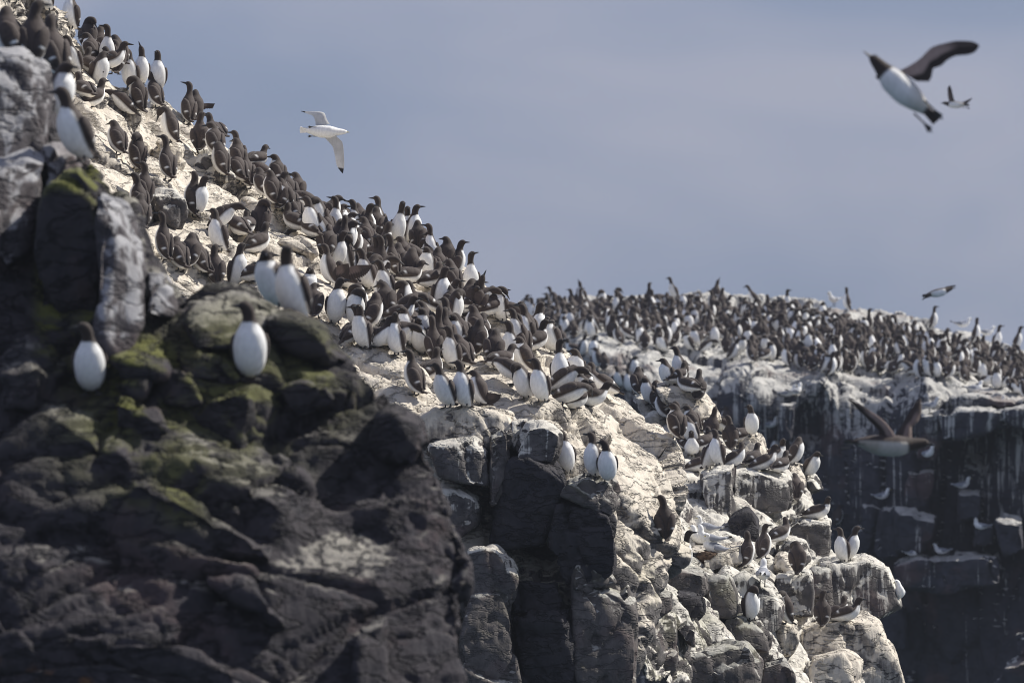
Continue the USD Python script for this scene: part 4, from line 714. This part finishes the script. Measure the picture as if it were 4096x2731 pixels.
BIRDS = {
 'Q1': '''130,860,h,BL,,46 420,905,u,B,R,46 760,1060,u,BL,,48.5 1180,690,b,B 620,165,u,FL 930,392,u,FL 1000,1010,u,FL,L 1245,880,h,BL 1430,925,t,F,L 1370,935,c,BL 1545,1000,h,B 1740,1205,u,FL,L 1890,1150,s,F
  2110,1215,u,F 1230,1000,c,BL 1400,1010,c,BR 1335,1160,h,FR 1130,1340,c,BL 1230,1440,c,BR 1650,1565,n,L 1840,1500,p,BL 2100,1450,u,BL 1480,930,c,R 1300,800,h,BR 1600,900,h,BL''',
 'A': '''520,1120,h,FR,,43 725,1490,u,FL,L,42''',
 'Q2': '''990,485,t,BL,L 1190,870,u,B,R 760,745,p,L 310,1105,b,BL 60,905,h,BL 1690,1075,u,FL,L 1440,710,P,BL 1650,660,H,BL 1730,715,U,BL 1810,780,U,BL 2020,955,N,L 2040,1020,H,BL 2140,1085,H,BL 2240,1060,U,B 1370,450,H,BL 740,1245,t,BL,L 1390,700,c,BL 2200,1330,h,BL 1920,1080,c,BR''',
 'Q3': '''1200,360,u,BL 1290,405,u,FR,R 530,400,u,BL 560,250,u,BL 1640,600,n,R 850,975,t,BL,L 1075,1125,h,BL 1195,1085,h,B 1370,1165,u,BL 1570,1325,u,B,R 1845,1330,u,FR,R 1590,865,u,FL,L 2150,650,b,B 1950,650,c,B 2110,880,c,BR 2085,1265,c,R 2290,1545,u,FL,L 1830,640,c,BL 520,560,h,BL''',
 'S': '''1182,1285,u,FL,R,42.3 1095,1235,h,FL,,44 365,1578,u,F,L 1002,1522,u,F,L''',
 'Q4': '''960,1205,u,FL,L 870,240,N,L 1190,320,H,R 1355,310,T,F 1730,375,U,FL 1870,465,H,B 2180,305,T,FL,L 1960,510,U,BR,R 2090,540,H,B 2230,620,P,B 1500,515,H,R 1220,455,N,L 1250,550,H,BL 1300,655,N,L 1500,650,T,B 1750,620,N,L 1640,660,H,BR 1560,840,H,R 1790,845,C,BL 1780,1020,H,B
  1990,1090,N,L 620,490,C,BL 1030,410,P,FL 1150,710,P,FL 1180,900,H,B 600,270,H,BL 1400,610,N,BR 1370,965,U,FR,R 1620,1070,U,FL,L 1520,1110,B,FL 2220,1060,T,B 2300,820,U,BR 2290,1090,H,BR 1980,920,C,BR 520,110,H,BL 1680,940,H,BR 1900,760,H,BL 1420,800,H,B 900,620,C,BL''',
 'D': '''530,565,h,FL,L 600,500,h,BL 660,490,h,B 1310,880,U,FL,L 1430,745,T,B 1490,970,U,FL,L 1540,720,T,BL 1440,625,U,R 1560,440,T,F 1690,470,U,F 1725,468,U,FR 1790,610,H,B 1885,628,T,FL,L 1945,712,U,FL,L 2020,775,H,B 2110,800,U,BR,R 2265,912,T,F,R 1855,797,P,BL 1730,850,N,L 1690,890,P,B 1840,870,H,FL 1960,870,H,BL
  1880,1000,C,BR 2090,985,H,FL,L 1985,1058,U,FR,R 2330,1110,S,B 1390,965,N,R 1350,955,P,BR 740,1060,H,FR 830,1195,H,B,R 1010,1170,U,F,R 1190,1260,P,F 1230,1230,B,BR 1250,1400,U,FL 1500,1195,H,B 1610,1200,B,R 1590,1310,C,R,R 1660,1320,N,R 1800,1210,C,L,L 1840,1360,H,BL 2010,1330,U,B,L 1740,1390,H,BL 2110,1270,P,R
  1330,1310,H,BR 1560,1460,U,FL 1640,760,H,B 1240,760,N,L 1600,820,H,B 1360,770,P,R 1120,1000,C,BL 1270,1210,c,FR 1430,1090,H,BL 1670,960,C,BR 2060,1180,C,BR''',
 'Q7': '''690,130,H,BL 690,530,H,BL 820,545,C,BL 720,660,P,R 900,530,C,BL 1160,510,H,BR 1250,610,C,BR 1340,625,C,BR 1480,1225,b,FL 1090,770,N,R 230,830,H,BL 380,1045,T,B 170,1010,H,FL 1790,875,N,L 1930,900,U,FL,L 2130,870,U,FR,R 1880,1045,U,BL,L 1660,1200,U,FL,L 660,1260,U,FL 920,1370,H,BL 880,1100,c,R 1120,1065,n,R 2080,1420,c,BR 960,470,H,BR''',
 'Q8': '''540,295,u,FL,L 400,215,c,BR 720,300,c,FR 1000,200,c,BR 1290,405,h,FL 1450,405,t,B 1640,330,u,BL 1060,250,h,FL 880,280,c,BR 760,820,n,R,L,61.5 960,870,u,FR,R,61.3 880,310,n,R 1210,940,u,BL 1440,740,c,BR 1560,415,h,BL 1750,330,h,FL 1880,330,h,BL 2000,230,h,BL 2100,330,h,BR 2260,520,h,B 2340,600,c,BR 1640,1110,u,FL,L 1850,1105,u,FL,L''',
 'N': '''700,835,h,FL,R 800,770,u,B 990,860,u,FR,R 1080,875,u,F,R 910,835,c,L 560,805,c,BR 620,770,c,BR 390,795,u,FL,L 510,745,u,BL,L 40,855,h,BR 160,935,h,B 330,1125,n,L 450,1005,h,L 605,1285,u,FL,L 460,1255,p,FL 790,1165,t,F 900,1115,h,F,L 1065,1315,u,FL,L 800,1205,n,R 825,1335,n,R 960,1235,c,R
  930,1345,c,BR 1040,1325,c,R 1150,1195,c,L 1295,1205,p,B 1400,1185,u,FL,L 1180,995,h,B 1120,965,h,L 1450,1045,h,FR 1530,1175,u,F 1490,1215,h,B 1600,1305,h,FL 1745,1445,h,BL 1790,1375,c,BR 1890,1095,u,FL,L 2050,1280,u,B 1760,1135,h,FL 1965,1195,c,BL 1860,1115,c,BR 1330,1150,u,FL,L 1700,1290,c,BR 1660,1350,h,BL
  1890,1525,u,B 1870,1605,u,BL 2010,1565,h,BL''',
 'G': '''1240,590,u,BL 1310,545,h,FL,L 1440,515,s,B 1340,445,n,L 1565,485,n,L 1500,710,u,FL 1620,585,u,B 1310,625,c,F 1360,760,c,R 1445,735,h,FR 1650,715,c,R 1680,535,c,BR 1570,405,h,BL 1785,478,u,F,L 1960,655,t,F 2040,655,h,B 2120,705,h,R 2230,805,h,FR 1780,715,c,BR 1880,745,c,R 1950,690,c,R 2000,765,c,BR
  2120,990,h,B 1100,1280,u,B,L 330,770,u,F,L 520,795,u,FL,L 655,845,u,F,L 1740,1505,u,BR 1880,1440,u,BR,R 2000,1305,c,BR 2150,1550,p,B 2290,1130,c,R,L 1180,500,h,BL 1400,590,c,BR''',
 'H': '''2060,295,u,BR,L 2090,585,u,FL,L 2150,572,u,FR,R 1400,1040,p,FR 1950,1090,u,B,R 2045,1050,c,R 2130,1052,c,R 1640,1068,p,L 845,690,t,R,R,65.5''',
}
KITTI = {'G': '1420,1250,z,L 1440,1375,k,L 1360,1330,z,FL 1860,1660,k,B 1470,1410,z,L', 'F': '460,1105,k,R 520,1090,k,BR 320,1330,z,R 1590,1205,k,R 2150,1165,z,R 1960,1040,z,R', 'I': '500,455,z,R 990,390,z,R 860,790,z,L 780,200,z,FR 605,1060,z,F 690,800,z,R 1100,640,z,L'}
ALL = []
for kind, src in (('guillemot', BIRDS), ('kittiwake', KITTI)):
    for z, s in src.items():
        for w in s.split():
            a = (w.split(',') + ['', ''])[:6]
            u, v = Z[z]([float(a[0]), float(a[1])]); ALL.append([kind, float(u), float(v), a[2], a[3], a[4], float(a[5]) if a[5] else None])
# the crowd on the far stack: spaced out over its top
edge_top = np.array(pp('2050,1275 2200,1235 2500,1222 2900,1235 3150,1262 3400,1295 3600,1335 3800,1400 3950,1425 4110,1455'))
edge_low = np.array(pp('2050,1270 2200,1330 2340,1365 2450,1385 2650,1415 2900,1420 3150,1475 3300,1495 3500,1505 3650,1515 3900,1535 4110,1600'))
placed = []; tries = 0
while tries < 14000 and len(placed) < 540:
    tries += 1; u = RNG.uniform(2060, 4110); lo, hi = np.interp(u, *edge_top.T), np.interp(u, *edge_low.T); t = RNG.beta(1.0, 1.12); v = lo + (hi - lo) * t
    need = 21 + 42 * max(0, t - 0.5) * (1.7 if 2300 < u < 2950 else 0.45)
    if all((u - a) ** 2 + (2.2 * (v - b)) ** 2 > need ** 2 for a, b in placed): placed.append((u, v))
FAR = []
for u, v in placed:
    FAR.append(['guillemot', u, v, RNG.choice(list('uuuuthhhhcccccpppbbbnn')), str(RNG.choice(['F', 'FL', 'FR', 'L', 'L', 'R', 'R', 'BL', 'BL', 'BL', 'BR', 'BR', 'BR', 'B', 'B', 'B'])), '', None])
for u, v in ((2925, 1440), (3010, 1450), (3330, 1500), (3350, 1485), (2700, 1385), (2450, 1350), (2480, 1345)): FAR.append(['guillemot', u, v, 'u', str(RNG.choice(['BR', 'R', 'BL'])), '', None])
for u, v, p_, a in ((2860, 1180, 's', 'BR'), (3385, 1215, 't', 'L'), (3150, 1225, 't', 'F'), (2700, 1175, 't', 'FL'), (3985, 1370, 't', 'FR'), (3905, 1345, 't', 'R'), (4065, 1375, 't', 'R'), (2330, 1190, 's', 'FL'), (3735, 1290, 't', 'R'), (3030, 1195, 't', 'L'), (2210, 1200, 'u', 'L')): FAR.append(['guillemot', u, v + 25, p_, a, '', None])
for u, v, p_, a in ((3337, 1225, 'k', 'FL'), (3850, 1312, 'z', 'R'), (3945, 1345, 'z', 'R')): ALL.append(['kittiwake', u, v, p_, a, '', None])

TOPS = dict(u=.365, t=.405, h=.300, c=.245, p=.305, b=.315, s=.400, n=.220)
def v_near(r): return r[1] < 1100 and r[2] > 1450
def settle(rows):
    for r in rows:                                             # a capital letter: what is seen is the top of the bird, its foot hidden behind others
        if r[3].isupper():
            r[3] = r[3].lower(); v0 = r[2]; d_ = 66.0
            for _ in range(3):
                r[2] = v0 + TOPS[r[3]] * 1.06 / (K * d_); g_ = float(ground([(r[1], r[2])])[0]); d_ = g_ if np.isfinite(g_) else d_
    d = ground([(r[1], r[2]) for r in rows])
    for r, di in zip(rows, d):
        if r[6]: r.append(r[6]); continue
        k = 0
        while not np.isfinite(di) and k < 40: k += 1; di = ground([(r[1], r[2] + 8 * k)])[0]
        if di < 50 and not (v_near(r)): di = depth_slope(r[1], r[2])   # stands on the slope, its foot hidden by the near crag
        r.append(di)
    return rows
def pose_of(r, jitter=True):
    kind, u, v, p_, a, h, fixed, d = r[:8]
    loc = P(u, v, d - (0.04 if not fixed else 0)); yaw = ANG[a]; turn = 'o'
    if h:
        rel = (ANG[h] - yaw + 180) % 360 - 180; turn = 'w' if rel > 15 else 'm' if rel < -15 else 'o'
    elif RNG.random() < 0.45: turn = RNG.choice(['m', 'w'])
    yaw += RNG.uniform(-14, 14)
    sc = (1.16 if d < 50 else np.interp(d, [58, 62, 70, 78, 108, 120], [1.02, 1.0, 0.94, 0.97, 0.97, 0.94])) * RNG.uniform(0.96, 1.05)
    if kind == 'kittiwake': sc *= 0.95
    return loc, yaw, turn, float(sc)
ORD = 'first second third fourth fifth sixth seventh eighth ninth tenth eleventh twelfth thirteenth fourteenth fifteenth sixteenth seventeenth eighteenth nineteenth twentieth'.split()
POSEW = dict(u='upright', t='long-necked', h='hunched', c='crouching', p='preening', b='back-preening', s='skyward-pointing', n='stooping', k='standing', z='sitting')
DIRW = dict(F='showing white front', FL='white front turned left', FR='white front turned right', L='side on facing left', R='side on facing right', BL='dark back turned left', BR='dark back turned right', B='showing dark back')
KDIRW = dict(DIRW, F='facing the viewer', FL='turned front left', FR='turned front right', BL='seen from behind left', BR='seen from behind right', B='seen from behind')
def zone(u, v, d):
    if d > 95: return ("on the far stack's left" if u < 2800 else "on the far stack's middle" if u < 3500 else "on the far stack's right") if v < 1560 else "on the far cliff's ledges"
    if d < 50: return 'on the near dark crag' if v > 700 else 'above the near streaked rock'
    if v > 1950 or (u > 2700 and v > 1900): return 'on the lower blocks'
    if u > 2500 or (u > 2440 and v < 1700 and u > 2480): return 'on the blocky shoulder'
    if u > 2150 and v > 1680: return "in the dome's nook"
    if u > 2050: return 'on the white dome'
    if u > 1600 and v > 1420: return 'above the broad ledge'
    if u > 1820: return 'along the falling ridge'
    if v > 1400 and u > 1300: return 'above the broad ledge'
    if u > 1150 and v < 1130: return 'in the skyline crowd'
    if u > 1150: return 'in the middle crowd'
    if v < 480 and u < 780: return 'on the topmost slope'
    if v < 820: return 'on the upper slope'
    return 'right of the dark pillar'
def label_all(rows):
    groups = {}
    for r in rows: groups.setdefault((r[0], r[3], r[4], zone(r[1], r[2], r[7])), []).append(r)
    for (kind, p_, a, zn), rs in groups.items():
        rs.sort(key=lambda r: r[1])
        for i, r in enumerate(rs):
            tail = '' if len(rs) == 1 else f", {ORD[i] if i < 20 else str(i + 1) + 'th'} from left"
            r.append(f"{POSEW[p_]} {kind} {(KDIRW if kind == 'kittiwake' else DIRW)[a]}{tail} {zn}")
def place(r):
    loc, yaw, turn, sc = pose_of(r); kind = r[0]
    g = f"{'guillemots' if kind == 'guillemot' else 'kittiwakes'} {'on the far stack' if r[7] > 95 else 'on the near crag' if r[7] < 50 else 'on the sunlit slope'}"
    x = thing(kind, loc, yaw, sc, lean=(RNG.normal(0, 4), RNG.normal(3 if r[3] in 'uth' else 0, 6)), label=r[8], cat='seabird' if kind == 'guillemot' else 'gull', group=g)
    x.GetReferences().AddInternalReference(MODEL[kind, r[3], turn].GetPath()); x.SetInstanceable(True)
settle(ALL); settle(FAR)
n_main = sum(r[0] == 'guillemot' for r in ALL)
FAR.sort(key=lambda r: -r[2]); keep = max(0, 330 - n_main - 8)
near_far, rest = FAR[:keep], FAR[keep:]
print('guillemots', n_main, 'far individuals', len(near_far), 'crowd', len(rest))
rows = ALL + near_far; label_all(rows)
for r in rows: place(r)
if rest:
    pi = UsdGeom.PointInstancer.Define(stage, '/World/guillemot_crowd'); tag(pi.GetPrim(), 'dense crowd of dark and white guillemots covering the far stack behind its front birds', 'seabird crowd', kind='stuff')
    keys, pos, ori, idx, scl = {}, [], [], [], []
    for r in rest:
        loc, yaw, turn, sc = pose_of(r); key = (r[0], r[3], turn)
        if key not in keys:
            keys[key] = len(keys); px = UsdGeom.Xform.Define(stage, f'/World/guillemot_crowd/models/{WORDS[r[3]]}_{WORDS[turn]}'); px.GetPrim().GetReferences().AddInternalReference(MODEL[key].GetPath())
        idx.append(keys[key]); pos.append(Gf.Vec3f(*map(float, loc))); q_ = (Gf.Rotation(Gf.Vec3d(0, 1, 0), float(RNG.normal(4, 8))) * Gf.Rotation(Gf.Vec3d(0, 0, 1), float(yaw))).GetQuat(); im_ = q_.GetImaginary(); ori.append(Gf.Quath(q_.GetReal(), *im_)); scl.append(Gf.Vec3f(sc, sc, sc))
    pi.CreatePrototypesRel().SetTargets([f'/World/guillemot_crowd/models/{WORDS[k[1]]}_{WORDS[k[2]]}' for k in keys])
    pi.CreateProtoIndicesAttr(idx); pi.CreatePositionsAttr(pos); pi.CreateOrientationsAttr(ori); pi.CreateScalesAttr(scl)

# ---------------------------------------------------------------- birds with open wings and birds in flight
IMR, IMU, AWAY = np.array([1.0, 0, 0]), np.array([0, -SP, CP]), np.array([0, CP, SP])
def vec(dx, dy, dz=0.0): return IMR * dx + IMU * dy + AWAY * dz       # right, up, away as the viewer sees it
FLY = [(-.205, .0, .008, .014), (-.165, 0, .028, .040), (-.10, -.005, .056, .064), (-.03, -.010, .070, .078), (.04, -.008, .069, .076), (.09, .0, .055, .060), (.125, .006, .044, .045), (.160, .012, .036, .035), (.188, .016, .029, .027), (.210, .015, .014, .013)]
def flier(name, label, cat, u, v, d, fwd, up, wings, crop, kind='g', feet=True, size=1.0, girth=.85, dirty=0.0):
    """u, v: middle of the body; wings: leading and trailing edge as measured in an enlargement (origin, factor), and their metres beyond the body at root and tip"""
    c = P(u, v, d); x = thing(name, c, label=label, cat=cat); f_ = fwd / np.linalg.norm(fwd); up = up - f_ * (up @ f_); up /= np.linalg.norm(up); lf = np.cross(up, f_)
    Rm = np.stack([f_, lf, up], 1) * size; w_ = lambda V: np.asarray(V) @ Rm.T
    V, f, q, a, r, ven, s = loft([(x_, z_, p_ * girth, w__ * girth) for x_, z_, p_, w__ in FLY]); f = orient(V, f); k = len(a)
    qv = np.concatenate([np.repeat(q, k), [q[0], q[-1]]]); av = np.concatenate([np.tile(a, len(q)), [np.pi, 0]]); av = np.where(av > np.pi, 2 * np.pi - av, av)
    if kind == 'g':
        wob = meshkit.fbm(V * 60, 3, 5) - .5
        belly = (1 - sst(av + wob * .25, 1.55, 1.75)) * (1 - sst(qv, s[5] - .02, s[5] + .01)) * sst(qv, .06, .10); col = mix(np.where(qv[:, None] > s[5], HEAD, BROWN), WHITE, belly); col = mix(col, BUFF * (.9 - .45 * dirty), np.clip(belly * (1 - sst(qv, .15, .4)) * .7 + belly * dirty, 0, 1))
    else: col = mix(np.tile(WHITE, (len(qv), 1)), GREY, sst(av, 1.9, 2.2) * sst(qv, .2, .25) * (1 - sst(qv, .62, .68)))
    part(x, 'body', (w_(V), f), feather, smooth=True, tint=col)
    e = np.array(FLY); c1 = np.array([.210, 0, .015])
    B, bf = cone(c1 - [.012, 0, 0], c1 + [.047 if kind == 'g' else .03, 0, -.004], .0115 if kind == 'g' else .009, .7); part(x, 'bill', (w_(B), bf), M_BILL if kind == 'g' else M_YELLOW, smooth=35)
    for sd in (1, -1):
        m = eye_mesh([.192, sd * .0255 * girth, .022]); m.vertices = w_(m.vertices); part(x, 'eye', m, M_EYE, smooth=True)
    tv = np.array([[-.17, .02, .004], [-.17, -.02, .004], [-.25, .035, .002], [-.25, -.035, .002], [-.255, 0, .002], [-.17, .02, -.006], [-.17, -.02, -.006], [-.25, .035, -.002], [-.25, -.035, -.002]])
    h = manifold3d.Manifold.hull_points(w_(tv).astype(np.float32)); part(x, 'tail', h, feather, tint=np.tile(BROWN * .8 if kind == 'g' else WHITE * .95, (h.num_vert(), 1)))
    if feet:
        for sd in (1, -1):
            Fv, ff = foot_mesh(0, 0, 0, 0, leg=0.06); Fv = np.stack([-Fv[:, 2], Fv[:, 1], Fv[:, 0] * .0 + Fv[:, 0] * .2], 1) * 0 + np.stack([-(0.06 - Fv[:, 2]) - Fv[:, 0] * 1.15, Fv[:, 1], -Fv[:, 0] * .25], 1)
            Fv = Fv * (1.0 if kind == 'g' else .7) + [-.155 if kind == 'g' else -.09, sd * .050, -.022]; part(x, 'foot', (w_(Fv), ff), M_FOOT)
    cz, cs = crop
    for lead, trail, *o in wings:
        dz0, dz1 = o[0]; kw = o[1] if len(o) > 1 else {}
        def edge(e_, shift):
            q_ = np.array([[float(c_) for c_ in w.split(',')] for w in e_.split()]); q_ = np.array(cz) + q_ / cs; w_t = np.linspace(0, 1, len(q_))
            return P(q_[:, 0], q_[:, 1], d + dz0 + (dz1 - dz0) * w_t + shift) - c
        W, wf, wc = open_wing(edge(lead, 0.0), edge(trail, 0.01), kind=kind, **kw); part(x, 'wing', (W, wf), feather, smooth=35, tint=None); 
        pr = stage.GetPrimAtPath(str(x.GetPath()) + '/' + ('wing' if TAKEN[f'{x.GetPath()}/wing'] == 1 else f"wing_{TAKEN[f'{x.GetPath()}/wing'] - 1:03d}"))
        pts_ = np.array(UsdGeom.Mesh(pr).GetPointsAttr().Get()); UsdGeom.PrimvarsAPI(pr).CreatePrimvar('tint', Sdf.ValueTypeNames.Color3fArray, 'vertex').Set(Vt.Vec3fArray.FromNumpy(wc[cKDTree(W).query(pts_)[1]].astype(np.float32)))
    return x
th = math.radians(38); f0 = vec(-.73, .68, .10); f0 /= np.linalg.norm(f0); L0 = vec(.68, .73); 
flier('flying_guillemot', 'large blurred guillemot flying up to the left, white belly to the viewer', 'seabird', 3600, 345, 38.5, f0, AWAY * math.cos(th) + L0 * math.sin(th),
      [('1010,610 1150,540 1280,450 1380,350 1440,300 1600,250 1800,215 1960,222 2070,270', '1230,760 1390,760 1440,660 1450,600 1560,550 1650,470 1780,415 1900,405 2000,375 2072,285', (.0, .06), dict(pale=8.0)),
       ('860,560 800,540 740,600 700,660 685,700', '930,680 870,700 830,745 770,760 690,710', (.02, .30), dict(lobes=7, pale=4.0))], ((3300, 100), 3.36), size=1.06, girth=.86)
flier('flying_guillemot', 'guillemot flying right with raised wings in front of the far dark cliff', 'seabird', 3560, 1775, 45.0, vec(1, -.06, .12), vec(.05, .97, .22),
      [('1340,1430 1290,1345 1220,1262 1100,1178 1000,1118 938,1088', '1180,1440 1190,1368 1120,1280 1040,1200 975,1135 940,1098', (-.02, -.10), dict(pale=5.0)),
       ('1450,1420 1448,1330 1500,1270 1528,1180 1520,1088', '1310,1400 1370,1300 1425,1205 1475,1125 1514,1085', (.06, .16), dict(pale=4.0))], ((2924, 1050), 2.0026), girth=.82, dirty=.8, size=1.14)
flier('flying_guillemot', 'tiny distant guillemot flying left just below the large flying one', 'seabird', 3818, 418, 128, vec(-1, .06, .15), vec(0, .8, .6),
      [('1680,1060 1650,940 1648,860 1672,812', '1760,1070 1725,970 1702,870 1680,815', (-.02, -.05)), ('1780,1065 1880,1025 1975,982', '1850,1090 1910,1055 1978,990', (.02, .05))], ((3300, 100), 3.36))
flier('flying_guillemot', 'small distant guillemot flying right above the far stack', 'seabird', 3757, 1168, 106, vec(1, .22, .1), vec(-.1, .85, .5),
      [('1690,228 1722,194 1800,182', '1725,225 1755,205 1800,190', (.03, .08)), ('1655,222 1585,245 1535,292', '1640,255 1605,268 1540,296', (-.03, -.08))], ((2924, 1050), 2.0026))
flier('flying_kittiwake', 'white kittiwake with black wingtips gliding right against the open sky', 'gull', 1302, 526, 69, vec(1, -.06, -.05), vec(0.0, .45, .9),
      [('830,470 775,390 745,310 735,275 700,248 640,235 480,228 265,220', '560,560 545,430 520,345 480,302 420,283 370,265 310,242 268,226', (.02, .10)),
       ('925,620 950,700 1020,770 1070,820 1090,900 1105,1050 1112,1250 1085,1443', '650,640 740,750 830,850 890,930 915,1030 935,1130 960,1265 1040,1400 1080,1440', (-.02, -.05))], ((1150, 400), 4.9), kind='k', size=.96, girth=.80)
def flapper(label, z, x, y, pose, a, wz, wings, d=None, pale=2.0):
    u, v = Z[z]([x, y]); d = d or next(g for g in ground([(u, v + 8 * i) for i in range(40)]) if np.isfinite(g)); c = P(u, v, d - .04); px = K * d
    t = thing('wing_flapping_guillemot', c, label=label, cat='seabird'); t2 = t
    # the bird itself, turned as it stands, with its wings open
    before = len(TAKEN); rot = math.radians(ANG[a]); ca, sa = math.cos(rot), math.sin(rot)
    global ROT; ROT = np.array([[ca, -sa, 0], [sa, ca, 0], [0, 0, 1.0]]) * .95
    build_guillemot(t, pose, 'o', wings=False); ROT = None
    for lead, trail, dz in wings:
        def edge(e_):
            q_ = Z[wz]([[float(c_) for c_ in w.split(',')] for w in e_.split()]); return P(q_[:, 0], q_[:, 1], d + np.linspace(dz[0], dz[1], len(q_))) - c
        W, wf, wc = open_wing(edge(lead), edge(trail), pale=pale, lobe=.14, lobes=15); part(t, 'wing', (W, wf), feather, smooth=True, tint=wc)
ROT = None
_part = part
def part(parent, name, mesh, mat, **kw):
    if ROT is not None and name != 'wing':
        if isinstance(mesh, tuple): mesh = (np.asarray(mesh[0]) @ ROT.T, mesh[1])
        elif hasattr(mesh, 'vertices'): mesh = (np.asarray(mesh.vertices) @ ROT.T, mesh.faces)
        else: v, f, n = meshkit.arrays(mesh); mesh = (v @ ROT.T, f)
    return _part(parent, name, mesh, mat, **kw)
flapper('guillemot flapping both fanned wings in the middle crowd', 'D', 950, 1235, 'u', 'L', 'D', [('960,1110 1030,1070 1080,1050 1135,1042', '985,1190 1050,1200 1110,1180 1145,1110', (-.06, -.09)), ('1000,1120 1140,1075 1240,1055 1345,1055', '1060,1235 1180,1190 1270,1160 1340,1080', (.05, .03))], pale=3.0)
flapper('guillemot with one brown wing spread to the right above the broad ledge', 'N', 35, 1315, 'h', 'L', 'N', [('60,1180 110,1190 170,1200 240,1210', '60,1310 130,1310 190,1285 235,1240', (-.06, -.10))], pale=1.8)
flapper('dark guillemot at the upper skyline holding one wing out to the right', 'Q2', 1110, 455, 'h', 'B', 'Q2', [('1060,222 1160,218 1280,214 1380,218', '1080,330 1180,320 1270,285 1335,285 1365,235', (.0, .04))], pale=2.2)
# the nest with its sitting gull
nest_m = usdkit.material(stage, '/World/Looks/nest_grass', {'n': ('noise_texture', {'scale': 40.0, 'detail': 5.0}), 'r': ('rgb_ramp', {'ramp': [(0.35, (0.05, 0.03, 0.02)), (0.6, (0.16, 0.10, 0.06))]}), 'p': ('principled_bsdf', {'roughness': 0.95})}, [('n.fac', 'r.fac'), ('r.color', 'p.base_color')], surface='p.BSDF')
u, v = Z['H']([1050, 530]); dn = float(ground([(u, v)])[0]); nt = thing('nest', P(u, v, dn - .05), label='small brown grass nest on the whitewashed block below the kittiwakes', cat='nest')
sv, sf = [], []
rr = np.random.default_rng(3); o2 = ([], [], [])
for i in range(260):
    a = rr.uniform(0, 6.283); R_ = rr.uniform(.06, .15); p0 = np.array([R_ * math.cos(a), R_ * math.sin(a), rr.uniform(-.08, .03)]); a2 = a + rr.choice([-1, 1]) * rr.uniform(.5, 1.2)
    p1 = np.array([R_ * 1.05 * math.cos(a2), R_ * 1.05 * math.sin(a2), p0[2] + rr.uniform(-.05, .03)]); leaf(p0, p1, .004, .004, .003, .003, WHITE, np.array([0, 0, 1.0]), o2)
part(nt, 'straw', (np.vstack(o2[0]), np.array(o2[1])), nest_m)
cup = trimesh.creation.icosphere(3, 1.0); cup.vertices = np.array(cup.vertices) * [.13, .13, .07] + [0, 0, -.03]; cup.vertices += np.array(cup.vertex_normals) * (meshkit.fbm(cup.vertices * 30, 3)[:, None] - .5) * .03; part(nt, 'cup', cup, nest_m, smooth=True)
